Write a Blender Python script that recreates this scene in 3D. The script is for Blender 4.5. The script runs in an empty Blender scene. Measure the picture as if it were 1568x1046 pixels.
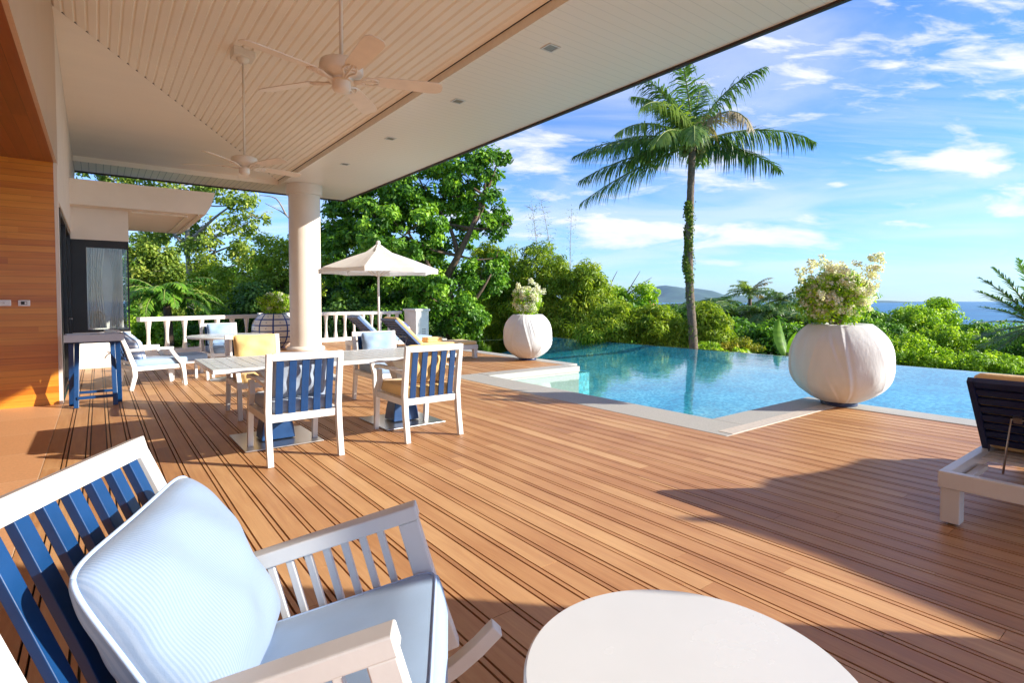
import bpy, math, random
import numpy as np
from mathutils import Vector, Matrix
R = math.radians
random.seed(7)
rng = np.random.default_rng(11)
S = bpy.context.scene
COL = S.collection

# ------------------------------------------------------------------ camera
YAW = R(37.2)
cam_d = bpy.data.cameras.new('camera'); cam = bpy.data.objects.new('camera', cam_d); COL.objects.link(cam)
cam.location = (0, 0, 1.3)
cam.rotation_euler = (R(90) - 0.032, 0, -YAW)
cam_d.sensor_width = 36; cam_d.lens = 19.17
cam_d.shift_y = -0.0238
cam_d.clip_start = .05; cam_d.clip_end = 120000
S.camera = cam
def W(a, b, z=0.):
    """metres to the right and metres ahead of the photographer -> world"""
    return Vector((math.cos(YAW)*a + math.sin(YAW)*b, -math.sin(YAW)*a + math.cos(YAW)*b, z))

# ------------------------------------------------------------------ world, sun
SUN_EL, SUN_ROT = R(23.2), R(135)
world = bpy.data.worlds.new('World'); S.world = world; world.use_nodes = True
def build_world():
    nt = world.node_tree; N = nt.nodes; L = nt.links; N.clear()
    out = N.new('ShaderNodeOutputWorld'); bg = N.new('ShaderNodeBackground')
    sky = N.new('ShaderNodeTexSky'); sky.sky_type = 'NISHITA'; sky.sun_disc = False
    sky.sun_elevation = SUN_EL; sky.sun_rotation = SUN_ROT
    sky.air_density = 1.0; sky.dust_density = .15; sky.ozone_density = 2.5; sky.altitude = 30
    tc = N.new('ShaderNodeTexCoord'); sep = N.new('ShaderNodeSeparateXYZ'); L.new(tc.outputs['Generated'], sep.inputs[0])
    rot = N.new('ShaderNodeVectorRotate'); rot.rotation_type = 'Z_AXIS'; rot.inputs['Angle'].default_value = YAW
    L.new(tc.outputs['Generated'], rot.inputs['Vector'])
    sp = N.new('ShaderNodeSeparateXYZ'); L.new(rot.outputs[0], sp.inputs[0])
    def M(op, a, b=None):
        n = N.new('ShaderNodeMath'); n.operation = op
        for i, v in enumerate((a, b)):
            if v is None: continue
            if isinstance(v, (int, float)): n.inputs[i].default_value = v
            else: L.new(v, n.inputs[i])
        return n.outputs[0]
    den = M('ADD', M('MAXIMUM', sp.outputs['Z'], 0.), .13)
    px = M('DIVIDE', sp.outputs['X'], den); py = M('DIVIDE', sp.outputs['Y'], den)
    cb = N.new('ShaderNodeCombineXYZ'); L.new(px, cb.inputs[0]); L.new(py, cb.inputs[1])
    mp = N.new('ShaderNodeMapping'); mp.inputs['Scale'].default_value = (.75, 1.0, 1); mp.inputs['Location'].default_value = (3.7, 1.9, 0)
    mp.inputs['Rotation'].default_value = (0, 0, R(-12))
    L.new(cb.outputs[0], mp.inputs[0])
    n1 = N.new('ShaderNodeTexNoise'); n1.inputs['Scale'].default_value = 1.05; n1.inputs['Detail'].default_value = 9; n1.inputs['Roughness'].default_value = .55; n1.inputs['Distortion'].default_value = .55
    L.new(mp.outputs[0], n1.inputs['Vector'])
    r1 = N.new('ShaderNodeValToRGB'); r1.color_ramp.elements[0].position = .40; r1.color_ramp.elements[1].position = .66
    r1.color_ramp.interpolation = 'EASE'
    L.new(n1.outputs['Fac'], r1.inputs[0])
    # fine wisps
    mp2 = N.new('ShaderNodeMapping'); mp2.inputs['Scale'].default_value = (.5, 3.2, 1); mp2.inputs['Rotation'].default_value = (0, 0, R(-20))
    L.new(cb.outputs[0], mp2.inputs[0])
    n2 = N.new('ShaderNodeTexNoise'); n2.inputs['Scale'].default_value = 2.2; n2.inputs['Detail'].default_value = 8; n2.inputs['Roughness'].default_value = .6; n2.inputs['Distortion'].default_value = .8
    L.new(mp2.outputs[0], n2.inputs['Vector'])
    r2 = N.new('ShaderNodeValToRGB'); r2.color_ramp.elements[0].position = .45; r2.color_ramp.elements[1].position = .8; r2.color_ramp.elements[1].color = (.55, .55, .55, 1)
    L.new(n2.outputs['Fac'], r2.inputs[0])
    # cloud banks: soft noise gathered round a few directions (tangent to the right, tangent up, half widths, weight)
    yy = M('MAXIMUM', sp.outputs['Y'], .05); tx = M('DIVIDE', sp.outputs['X'], yy); tz = M('DIVIDE', sp.outputs['Z'], yy)
    tot = None
    for (cx, cz, wx, wz, wt) in ((.33, .122, .36, .034, .62), (.02, .150, .22, .030, .5), (.09, .20, .20, .025, .38), (.83, .255, .12, .035, .62), (.90, .178, .13, .035, .62), (.37, .245, .11, .045, .5), (.05, .28, .14, .07, .45),
                                 (.55, .42, .34, .10, .36), (.92, .45, .34, .10, .38), (.594, .21, .026, .008, .6), (.68, .236, .035, .006, .45), (.157, .062, .04, .018, .62), (.50, .066, .30, .009, .36), (-.55, .22, .3, .10, .35)):
        ax = M('DIVIDE', M('SUBTRACT', tx, cx), wx); az = M('DIVIDE', M('SUBTRACT', tz, cz), wz)
        g = M('MULTIPLY', M('EXPONENT', M('MULTIPLY', M('ADD', M('MULTIPLY', ax, ax), M('MULTIPLY', az, az)), -1.)), wt)
        tot = g if tot is None else M('MAXIMUM', tot, g)
    cv = N.new('ShaderNodeCombineXYZ'); L.new(tx, cv.inputs[0]); L.new(tz, cv.inputs[1])
    dv = N.new('ShaderNodeMapping'); dv.inputs['Scale'].default_value = (6, 24, 1); dv.inputs['Rotation'].default_value = (0, 0, R(-6)); L.new(cv.outputs[0], dv.inputs[0])
    n3 = N.new('ShaderNodeTexNoise'); n3.inputs['Scale'].default_value = 1.; n3.inputs['Detail'].default_value = 9; n3.inputs['Roughness'].default_value = .6; n3.inputs['Distortion'].default_value = .35
    L.new(dv.outputs[0], n3.inputs['Vector'])
    c3r = M('ADD', M('MULTIPLY', M('SUBTRACT', n3.outputs['Fac'], .26), 1.75), M('MULTIPLY', tot, .9))
    r3 = N.new('ShaderNodeMapRange'); r3.interpolation_type = 'SMOOTHSTEP'; r3.inputs[1].default_value = .54; r3.inputs[2].default_value = 1.02; L.new(c3r, r3.inputs[0])
    cl = M('MAXIMUM', M('MULTIPLY', M('MAXIMUM', M('MULTIPLY', r1.outputs[0], .7), r2.outputs[0]), .62), M('MULTIPLY', r3.outputs[0], .95))
    fade = N.new('ShaderNodeMapRange'); fade.inputs[1].default_value = -.005; fade.inputs[2].default_value = .10; fade.inputs[3].default_value = .25; L.new(sp.outputs['Z'], fade.inputs[0])
    cl = M('MULTIPLY', cl, fade.outputs[0])
    hs = N.new('ShaderNodeHueSaturation'); hs.inputs['Saturation'].default_value = 1.08; hs.inputs['Value'].default_value = 1.0; L.new(sky.outputs[0], hs.inputs['Color'])
    tn = N.new('ShaderNodeVectorMath'); tn.operation = 'MULTIPLY'; tn.inputs[1].default_value = (.34, .465, .69); L.new(hs.outputs[0], tn.inputs[0])
    mix = N.new('ShaderNodeMix'); mix.data_type = 'RGBA'
    L.new(cl, mix.inputs['Factor']); L.new(tn.outputs[0], mix.inputs['A']); mix.inputs['B'].default_value = (2.9, 2.9, 3.05, 1)
    L.new(mix.outputs['Result'], bg.inputs[0]); bg.inputs[1].default_value = .12
    L.new(bg.outputs[0], out.inputs[0])
build_world()
sun_d = bpy.data.lights.new('sun', 'SUN'); sun = bpy.data.objects.new('sun', sun_d); COL.objects.link(sun)
sun_d.energy = 3.05; sun_d.angle = R(.5); sun_d.color = (1, .95, .85)
sdir = Vector((math.cos(SUN_EL)*.7071, -math.cos(SUN_EL)*.7071, math.sin(SUN_EL)))
sun.rotation_euler = sdir.to_track_quat('Z', 'Y').to_euler(); sun.location = sdir*40
S.view_settings.view_transform = 'Standard'; S.view_settings.look = 'None'
S.view_settings.exposure = 1.7; S.view_settings.gamma = 1
S.cycles.max_bounces = 10; S.cycles.diffuse_bounces = 5; S.cycles.transparent_max_bounces = 16

# ------------------------------------------------------------------ tagging
def T(o, label=None, cat=None, group=None, kind=None):
    if label: o['label'] = label
    if cat: o['category'] = cat
    if group: o['group'] = group
    if kind: o['kind'] = kind
    return o
def empty(name, loc=(0, 0, 0), rz=0., label=None, cat=None, group=None):
    o = bpy.data.objects.new(name, None); COL.objects.link(o); o.location = loc; o.rotation_euler = (0, 0, rz)
    o.empty_display_size = .1
    return T(o, label, cat, group)
def copy_tree(o, loc=None, rz=None, label=None, parent=None):
    c = o.copy(); COL.objects.link(c)
    if parent is not None: c.parent = parent
    for ch in o.children: copy_tree(ch, parent=c)
    if loc is not None: c.location = loc
    if rz is not None: c.rotation_euler = (0, 0, rz)
    if label: c['label'] = label
    return c

# ------------------------------------------------------------------ materials
def newmat(name):
    m = bpy.data.materials.new(name); m.use_nodes = True
    nt = m.node_tree; b = nt.nodes['Principled BSDF']
    return m, nt, nt.nodes, nt.links, b
def rgb(h): return tuple(h) + (1,) if len(h) == 3 else h
def mat(name, c, rough=.5, var=.08, nscale=6., bump=0., bscale=40., metal=0., spec=.5, coat=0., stretch=None, sheen=0., trans=0.):
    m, nt, N, L, b = newmat(name)
    b.inputs['Roughness'].default_value = rough; b.inputs['Metallic'].default_value = metal
    b.inputs['Specular IOR Level'].default_value = spec; b.inputs['Coat Weight'].default_value = coat
    b.inputs['Sheen Weight'].default_value = sheen
    tc = N.new('ShaderNodeTexCoord'); mp = N.new('ShaderNodeMapping'); L.new(tc.outputs['Object'], mp.inputs[0])
    if stretch: mp.inputs['Scale'].default_value = stretch
    n = N.new('ShaderNodeTexNoise'); n.inputs['Scale'].default_value = nscale; n.inputs['Detail'].default_value = 6
    L.new(mp.outputs[0], n.inputs['Vector'])
    r = N.new('ShaderNodeMapRange'); r.inputs[1].default_value = .3; r.inputs[2].default_value = .7; r.inputs[3].default_value = 1-var; r.inputs[4].default_value = 1+var
    L.new(n.outputs['Fac'], r.inputs[0])
    v = N.new('ShaderNodeVectorMath'); v.operation = 'SCALE'; v.inputs[0].default_value = c[:3]; L.new(r.outputs[0], v.inputs['Scale'])
    L.new(v.outputs[0], b.inputs['Base Color'])
    rr = N.new('ShaderNodeMapRange'); rr.inputs[3].default_value = max(0, rough-.06); rr.inputs[4].default_value = min(1, rough+.08); L.new(n.outputs['Fac'], rr.inputs[0]); L.new(rr.outputs[0], b.inputs['Roughness'])
    if bump:
        n2 = N.new('ShaderNodeTexNoise'); n2.inputs['Scale'].default_value = bscale; n2.inputs['Detail'].default_value = 4; L.new(mp.outputs[0], n2.inputs['Vector'])
        bp = N.new('ShaderNodeBump'); bp.inputs['Strength'].default_value = bump; bp.inputs['Distance'].default_value = .01
        L.new(n2.outputs['Fac'], bp.inputs['Height']); L.new(bp.outputs[0], b.inputs['Normal'])
    if trans:
        out = N['Material Output']; tr = N.new('ShaderNodeBsdfTranslucent'); L.new(v.outputs[0], tr.inputs[0])
        mx = N.new('ShaderNodeMixShader'); mx.inputs[0].default_value = trans
        L.new(b.outputs[0], mx.inputs[1]); L.new(tr.outputs[0], mx.inputs[2]); L.new(mx.outputs[0], out.inputs[0])
    return m
def woodmat(name, cols, rough=.45, along='y', scale=1., grain=.5, attr=None, bump=.15, coat=0.):
    """cols: dark, mid, light; grain runs along the given axis"""
    m, nt, N, L, b = newmat(name)
    b.inputs['Roughness'].default_value = rough; b.inputs['Coat Weight'].default_value = coat; b.inputs['Coat Roughness'].default_value = .25
    tc = N.new('ShaderNodeTexCoord'); mp = N.new('ShaderNodeMapping'); L.new(tc.outputs['Object'], mp.inputs[0])
    s = {'x': (1.2, 22, 22), 'y': (22, 1.2, 22), 'z': (22, 22, 1.2)}[along]
    mp.inputs['Scale'].default_value = [q*scale for q in s]
    add = N.new('ShaderNodeVectorMath'); add.operation = 'ADD'; L.new(mp.outputs[0], add.inputs[0])
    n = N.new('ShaderNodeTexNoise'); n.inputs['Scale'].default_value = 1.5; n.inputs['Detail'].default_value = 8; n.inputs['Roughness'].default_value = .65; n.inputs['Distortion'].default_value = .6
    L.new(add.outputs[0], n.inputs['Vector'])
    big = N.new('ShaderNodeTexNoise'); big.inputs['Scale'].default_value = 1.7; big.inputs['Detail'].default_value = 3; L.new(tc.outputs['Object'], big.inputs['Vector'])
    fac = N.new('ShaderNodeMath'); fac.operation = 'MULTIPLY_ADD'; fac.inputs[1].default_value = grain; L.new(n.outputs['Fac'], fac.inputs[0])
    if attr:
        at = N.new('ShaderNodeAttribute'); at.attribute_name = attr; at.attribute_type = 'GEOMETRY'
        sc = N.new('ShaderNodeMath'); sc.operation = 'MULTIPLY'; sc.inputs[1].default_value = 37.; L.new(at.outputs['Fac'], sc.inputs[0])
        cb = N.new('ShaderNodeCombineXYZ'); L.new(sc.outputs[0], cb.inputs[1]); L.new(sc.outputs[0], cb.inputs[0]); L.new(cb.outputs[0], add.inputs[1])
        m2 = N.new('ShaderNodeMath'); m2.operation = 'MULTIPLY_ADD'; m2.inputs[1].default_value = .27; m2.inputs[2].default_value = .045
        L.new(at.outputs['Fac'], m2.inputs[0])
        m3 = N.new('ShaderNodeMath'); m3.operation = 'MULTIPLY_ADD'; m3.inputs[1].default_value = .3; L.new(big.outputs['Fac'], m3.inputs[0]); L.new(m2.outputs[0], m3.inputs[2])
        L.new(m3.outputs[0], fac.inputs[2])
    else:
        m3 = N.new('ShaderNodeMath'); m3.operation = 'MULTIPLY_ADD'; m3.inputs[1].default_value = .3; m3.inputs[2].default_value = .08; L.new(big.outputs['Fac'], m3.inputs[0])
        L.new(m3.outputs[0], fac.inputs[2])
    cr = N.new('ShaderNodeValToRGB'); e = cr.color_ramp.elements
    e[0].position = .22; e[0].color = rgb(cols[0]); e[1].position = .85; e[1].color = rgb(cols[2])
    k = e.new(.52); k.color = rgb(cols[1])
    L.new(fac.outputs[0], cr.inputs[0]); L.new(cr.outputs[0], b.inputs['Base Color'])
    bp = N.new('ShaderNodeBump'); bp.inputs['Strength'].default_value = bump; bp.inputs['Distance'].default_value = .003; L.new(n.outputs['Fac'], bp.inputs['Height']); L.new(bp.outputs[0], b.inputs['Normal'])
    rr = N.new('ShaderNodeMapRange'); rr.inputs[3].default_value = rough-.12; rr.inputs[4].default_value = rough+.12; L.new(n.outputs['Fac'], rr.inputs[0]); L.new(rr.outputs[0], b.inputs['Roughness'])
    return m
def leafmat(name, c1, c2, c3, trans=.35, rough=.45, spec=.35):
    m, nt, N, L, b = newmat(name)
    at = N.new('ShaderNodeAttribute'); at.attribute_name = 'tint'
    cr = N.new('ShaderNodeValToRGB'); e = cr.color_ramp.elements
    e[0].position = .05; e[0].color = rgb(c1); e[1].position = .95; e[1].color = rgb(c3); k = e.new(.5); k.color = rgb(c2)
    L.new(at.outputs['Fac'], cr.inputs[0]); L.new(cr.outputs[0], b.inputs['Base Color'])
    b.inputs['Roughness'].default_value = rough; b.inputs['Specular IOR Level'].default_value = spec
    tr = N.new('ShaderNodeBsdfTranslucent')
    mu = N.new('ShaderNodeVectorMath'); mu.operation = 'MULTIPLY'; mu.inputs[1].default_value = (1.25, 1.3, .55); L.new(cr.outputs[0], mu.inputs[0]); L.new(mu.outputs[0], tr.inputs[0])
    mx = N.new('ShaderNodeMixShader'); mx.inputs[0].default_value = trans
    L.new(b.outputs[0], mx.inputs[1]); L.new(tr.outputs[0], mx.inputs[2]); L.new(mx.outputs[0], N['Material Output'].inputs[0])
    return m
def stripemat(name, ca, cb_, freq, axis, rough=.8, mixw=.5):
    m, nt, N, L, b = newmat(name)
    tc = N.new('ShaderNodeTexCoord'); sp = N.new('ShaderNodeSeparateXYZ'); L.new(tc.outputs['Object'], sp.inputs[0])
    mu = N.new('ShaderNodeMath'); mu.operation = 'MULTIPLY'; mu.inputs[1].default_value = freq*2*math.pi; L.new(sp.outputs[axis], mu.inputs[0])
    si = N.new('ShaderNodeMath'); si.operation = 'SINE'; L.new(mu.outputs[0], si.inputs[0])
    mr = N.new('ShaderNodeMapRange'); mr.inputs[1].default_value = -.5; mr.inputs[2].default_value = .5; L.new(si.outputs[0], mr.inputs[0])
    n = N.new('ShaderNodeTexNoise'); n.inputs['Scale'].default_value = 300; L.new(tc.outputs['Object'], n.inputs['Vector'])
    mx = N.new('ShaderNodeMix'); mx.data_type = 'RGBA'; L.new(mr.outputs[0], mx.inputs['Factor']); mx.inputs['A'].default_value = rgb(ca); mx.inputs['B'].default_value = rgb(cb_)
    L.new(mx.outputs['Result'], b.inputs['Base Color']); b.inputs['Roughness'].default_value = rough; b.inputs['Sheen Weight'].default_value = .15
    n2 = N.new('ShaderNodeTexNoise'); n2.inputs['Scale'].default_value = 7; n2.inputs['Detail'].default_value = 4; L.new(tc.outputs['Object'], n2.inputs['Vector'])
    ad = N.new('ShaderNodeMath'); ad.operation = 'MULTIPLY_ADD'; ad.inputs[1].default_value = .05; L.new(n.outputs['Fac'], ad.inputs[0]); L.new(n2.outputs['Fac'], ad.inputs[2])
    bp = N.new('ShaderNodeBump'); bp.inputs['Strength'].default_value = .35; bp.inputs['Distance'].default_value = .02; L.new(ad.outputs[0], bp.inputs['Height']); L.new(bp.outputs[0], b.inputs['Normal'])
    return m

M_white = mat('white_paint', (.69, .675, .65), .36, .04, 7, bump=.035, bscale=60)
M_table = mat('white_lacquer', (.60, .615, .625), .25, .02, 5)
M_blue = mat('blue_paint', (.004, .042, .14), .35, .12, 12, bump=.04)
M_navy = mat('navy_paint', (.010, .018, .07), .4, .15, 12)
M_ltblue = mat('light_blue_fabric', (.28, .40, .56), .9, .05, 9, bump=.12, bscale=700, sheen=.2)
M_greyblue = mat('grey_blue_fabric', (.36, .42, .52), .9, .08, 6, bump=.3, bscale=30, sheen=.2)
M_yellow = mat('yellow_fabric', (.76, .50, .20), .9, .07, 6, bump=.3, bscale=25, sheen=.2)
M_cream = mat('cream_cloth', (.67, .65, .62), .85, .04, 4, bump=.55, bscale=7, stretch=(2., 2., .8), sheen=.1)
M_navyfab = mat('navy_fabric', (.03, .06, .17), .9, .1, 8)
M_blueFab = mat('blue_fabric', (.13, .22, .42), .9, .08, 8, bump=.2)
M_stripe = stripemat('pinstripe_fabric', (.235, .305, .42), (.185, .26, .385), 150., 'Y')
M_piping = mat('piping_fabric', (.38, .50, .70), .85, .05, 30)
M_steel = mat('brushed_steel', (.55, .54, .52), .3, .1, 30, metal=1., stretch=(1, 12, 1))
M_plaster = mat('cream_plaster', (.76, .66, .56), .7, .04, 2.5, bump=.08, bscale=60)
M_white_wall = mat('white_wall', (.80, .76, .70), .7, .04, 2.5, bump=.08, bscale=60)
M_ceil = mat('painted_ceiling', (.92, .82, .69), .62, .02, 1.5)
M_fan = mat('fan_paint', (.78, .68, .56), .45, .05, 8)
M_dark = mat('dark_trim', (.035, .022, .018), .5, .2, 8)
M_black = mat('dark_bronze', (.015, .013, .012), .35, .2, 8)
M_coping = mat('pebble_coping', (.41, .385, .335), .65, .16, 90, bump=.25, bscale=150)
M_copw = mat('pale_stone', (.56, .48, .39), .6, .12, 30, bump=.15, bscale=90)
M_concrete = mat('pier_plaster', (.72, .66, .59), .75, .06, 5, bump=.15, bscale=40)
M_soil = mat('soil', (.05, .035, .02), .95, .3, 10, bump=.5)
M_bark = mat('bark', (.13, .085, .055), .9, .45, 9, bump=.8, bscale=22, stretch=(1, 1, .35))
M_palebark = mat('pale_bark', (.30, .25, .19), .85, .35, 9, bump=.6, bscale=22, stretch=(1, 1, .4))
M_red = mat('red_roof', (.42, .07, .035), .6, .2, 6)
M_coco = mat('coconut_skin', (.16, .17, .035), .5, .3, 8)
M_sea_hill = mat('hill_forest', (.05, .09, .05), .95, .45, .004)
M_curtain = mat('curtain_fabric', (.88, .85, .80), .9, .05, 5, trans=.35)
M_plastic = mat('switch_plastic', (.8, .79, .77), .3, .02, 5)
M_redwood = woodmat('alcove_ceiling_wood', ((.16, .035, .008), (.30, .075, .015), (.42, .13, .03)), .3, 'y', .6, .6, bump=.05, coat=.3)
M_wallwood = None

def plankwall(name, along, across, width, cols, rough=.3, coat=.35, lift=.0, grain=.55):
    m, nt, N, L, b = newmat(name)
    tc = N.new('ShaderNodeTexCoord'); sp = N.new('ShaderNodeSeparateXYZ'); L.new(tc.outputs['Object'], sp.inputs[0])
    dv = N.new('ShaderNodeMath'); dv.operation = 'DIVIDE'; dv.inputs[1].default_value = width; L.new(sp.outputs[across], dv.inputs[0])
    fl = N.new('ShaderNodeMath'); fl.operation = 'FLOOR'; L.new(dv.outputs[0], fl.inputs[0])
    al = N.new('ShaderNodeMath'); al.operation = 'DIVIDE'; al.inputs[1].default_value = 1.9; L.new(sp.outputs[along], al.inputs[0])
    w0 = N.new('ShaderNodeTexWhiteNoise'); w0.noise_dimensions = '1D'; L.new(fl.outputs[0], w0.inputs['W'])
    ad = N.new('ShaderNodeMath'); ad.operation = 'ADD'; L.new(al.outputs[0], ad.inputs[0]); L.new(w0.outputs['Value'], ad.inputs[1])
    fl2 = N.new('ShaderNodeMath'); fl2.operation = 'FLOOR'; L.new(ad.outputs[0], fl2.inputs[0])
    cb = N.new('ShaderNodeCombineXYZ'); L.new(fl.outputs[0], cb.inputs[0]); L.new(fl2.outputs[0], cb.inputs[1])
    wn = N.new('ShaderNodeTexWhiteNoise'); wn.noise_dimensions = '2D'; L.new(cb.outputs[0], wn.inputs['Vector'])
    mp = N.new('ShaderNodeMapping'); L.new(tc.outputs['Object'], mp.inputs[0]); sc = {'X': [16, 16, 16], 'Y': [16, 16, 16], 'Z': [16, 16, 16]}[along]; sc['XYZ'.index(along)] = .9
    mp.inputs['Scale'].default_value = sc
    av = N.new('ShaderNodeVectorMath'); av.operation = 'MULTIPLY_ADD'; av.inputs[1].default_value = (9, 9, 9); L.new(wn.outputs['Color'], av.inputs[0]); L.new(mp.outputs[0], av.inputs[2])
    n = N.new('ShaderNodeTexNoise'); n.inputs['Scale'].default_value = 1.4; n.inputs['Detail'].default_value = 8; n.inputs['Roughness'].default_value = .6; n.inputs['Distortion'].default_value = .8; L.new(av.outputs[0], n.inputs['Vector'])
    f = N.new('ShaderNodeMath'); f.operation = 'MULTIPLY_ADD'; f.inputs[1].default_value = grain; L.new(n.outputs['Fac'], f.inputs[0])
    f2 = N.new('ShaderNodeMath'); f2.operation = 'MULTIPLY_ADD'; f2.inputs[1].default_value = .42; f2.inputs[2].default_value = lift; L.new(wn.outputs['Value'], f2.inputs[0]); L.new(f2.outputs[0], f.inputs[2])
    cr = N.new('ShaderNodeValToRGB'); e = cr.color_ramp.elements; e[0].position = .2; e[0].color = rgb(cols[0]); e[1].position = .85; e[1].color = rgb(cols[2]); k = e.new(.5); k.color = rgb(cols[1])
    L.new(f.outputs[0], cr.inputs[0])
    # thin joint
    fr = N.new('ShaderNodeMath'); fr.operation = 'FRACT'; L.new(dv.outputs[0], fr.inputs[0])
    lt = N.new('ShaderNodeMath'); lt.operation = 'LESS_THAN'; lt.inputs[1].default_value = .03; L.new(fr.outputs[0], lt.inputs[0])
    mx = N.new('ShaderNodeMix'); mx.data_type = 'RGBA'; L.new(lt.outputs[0], mx.inputs['Factor']); L.new(cr.outputs[0], mx.inputs['A'])
    mx.inputs['B'].default_value = rgb([q*.35 for q in cols[0]])
    L.new(mx.outputs['Result'], b.inputs['Base Color']); b.inputs['Roughness'].default_value = rough; b.inputs['Coat Weight'].default_value = coat; b.inputs['Coat Roughness'].default_value = .2
    return m
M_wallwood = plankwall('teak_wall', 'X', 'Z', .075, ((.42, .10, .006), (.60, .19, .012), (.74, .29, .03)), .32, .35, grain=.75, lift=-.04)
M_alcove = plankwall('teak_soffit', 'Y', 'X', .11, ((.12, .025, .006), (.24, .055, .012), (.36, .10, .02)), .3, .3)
M_fascia = woodmat('fascia_veneer', ((.46, .30, .19), (.56, .38, .25), (.64, .46, .32)), .4, 'z', .8, .6, bump=.03, coat=.2)
M_deck = woodmat('teak_deck', ((.22, .092, .034), (.43, .205, .080), (.63, .375, .172)), .5, 'y', 1., .50, attr='tint', bump=.3)

def tilemat():
    m, nt, N, L, b = newmat('terracotta_tile')
    tc = N.new('ShaderNodeTexCoord'); mp = N.new('ShaderNodeMapping'); L.new(tc.outputs['Object'], mp.inputs[0]); mp.inputs['Rotation'].default_value = (0, 0, R(0)); mp.inputs['Location'].default_value = (.37, .2, 0)
    br = N.new('ShaderNodeTexBrick'); L.new(mp.outputs[0], br.inputs['Vector']); br.offset = 0
    br.inputs['Scale'].default_value = 1; br.inputs['Brick Width'].default_value = .9; br.inputs['Row Height'].default_value = .9; br.inputs['Mortar Size'].default_value = .004
    br.inputs['Color1'].default_value = rgb((.52, .25, .11)); br.inputs['Color2'].default_value = rgb((.60, .31, .15)); br.inputs['Mortar'].default_value = rgb((.62, .40, .24)); br.inputs['Bias'].default_value = 0
    n = N.new('ShaderNodeTexNoise'); n.inputs['Scale'].default_value = 60; n.inputs['Detail'].default_value = 6; L.new(tc.outputs['Object'], n.inputs['Vector'])
    mr = N.new('ShaderNodeMapRange'); mr.inputs[3].default_value = .75; mr.inputs[4].default_value = 1.25; L.new(n.outputs['Fac'], mr.inputs[0])
    v = N.new('ShaderNodeVectorMath'); v.operation = 'SCALE'; L.new(br.outputs['Color'], v.inputs[0]); L.new(mr.outputs[0], v.inputs['Scale']); L.new(v.outputs[0], b.inputs['Base Color'])
    b.inputs['Roughness'].default_value = .5
    bp = N.new('ShaderNodeBump'); bp.inputs['Strength'].default_value = .2; bp.inputs['Distance'].default_value = .003; L.new(n.outputs['Fac'], bp.inputs['Height']); L.new(bp.outputs[0], b.inputs['Normal'])
    return m
M_tile = tilemat()
def mosaic():
    m, nt, N, L, b = newmat('pool_mosaic')
    tc = N.new('ShaderNodeTexCoord')
    sn = N.new('ShaderNodeVectorMath'); sn.operation = 'SNAP'; sn.inputs[1].default_value = (.05, .05, .05); L.new(tc.outputs['Object'], sn.inputs[0])
    wn = N.new('ShaderNodeTexWhiteNoise'); wn.noise_dimensions = '3D'; L.new(sn.outputs[0], wn.inputs['Vector'])
    cr = N.new('ShaderNodeValToRGB'); e = cr.color_ramp.elements
    e[0].position = 0; e[0].color = (.005, .17, .24, 1); e[1].position = 1; e[1].color = (.30, .80, .80, 1); k = e.new(.5); k.color = (.02, .42, .50, 1)
    n = N.new('ShaderNodeTexNoise'); n.inputs['Scale'].default_value = 1.1; n.inputs['Detail'].default_value = 5; L.new(tc.outputs['Object'], n.inputs['Vector'])
    f = N.new('ShaderNodeMath'); f.operation = 'MULTIPLY_ADD'; f.inputs[1].default_value = .55; L.new(wn.outputs['Value'], f.inputs[0])
    f2 = N.new('ShaderNodeMath'); f2.operation = 'MULTIPLY_ADD'; f2.inputs[1].default_value = 1.0; f2.inputs[2].default_value = -.27; L.new(n.outputs['Fac'], f2.inputs[0]); L.new(f2.outputs[0], f.inputs[2])
    L.new(f.outputs[0], cr.inputs[0]); L.new(cr.outputs[0], b.inputs['Base Color']); b.inputs['Roughness'].default_value = .3
    return m
M_mosaic = mosaic()
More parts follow.
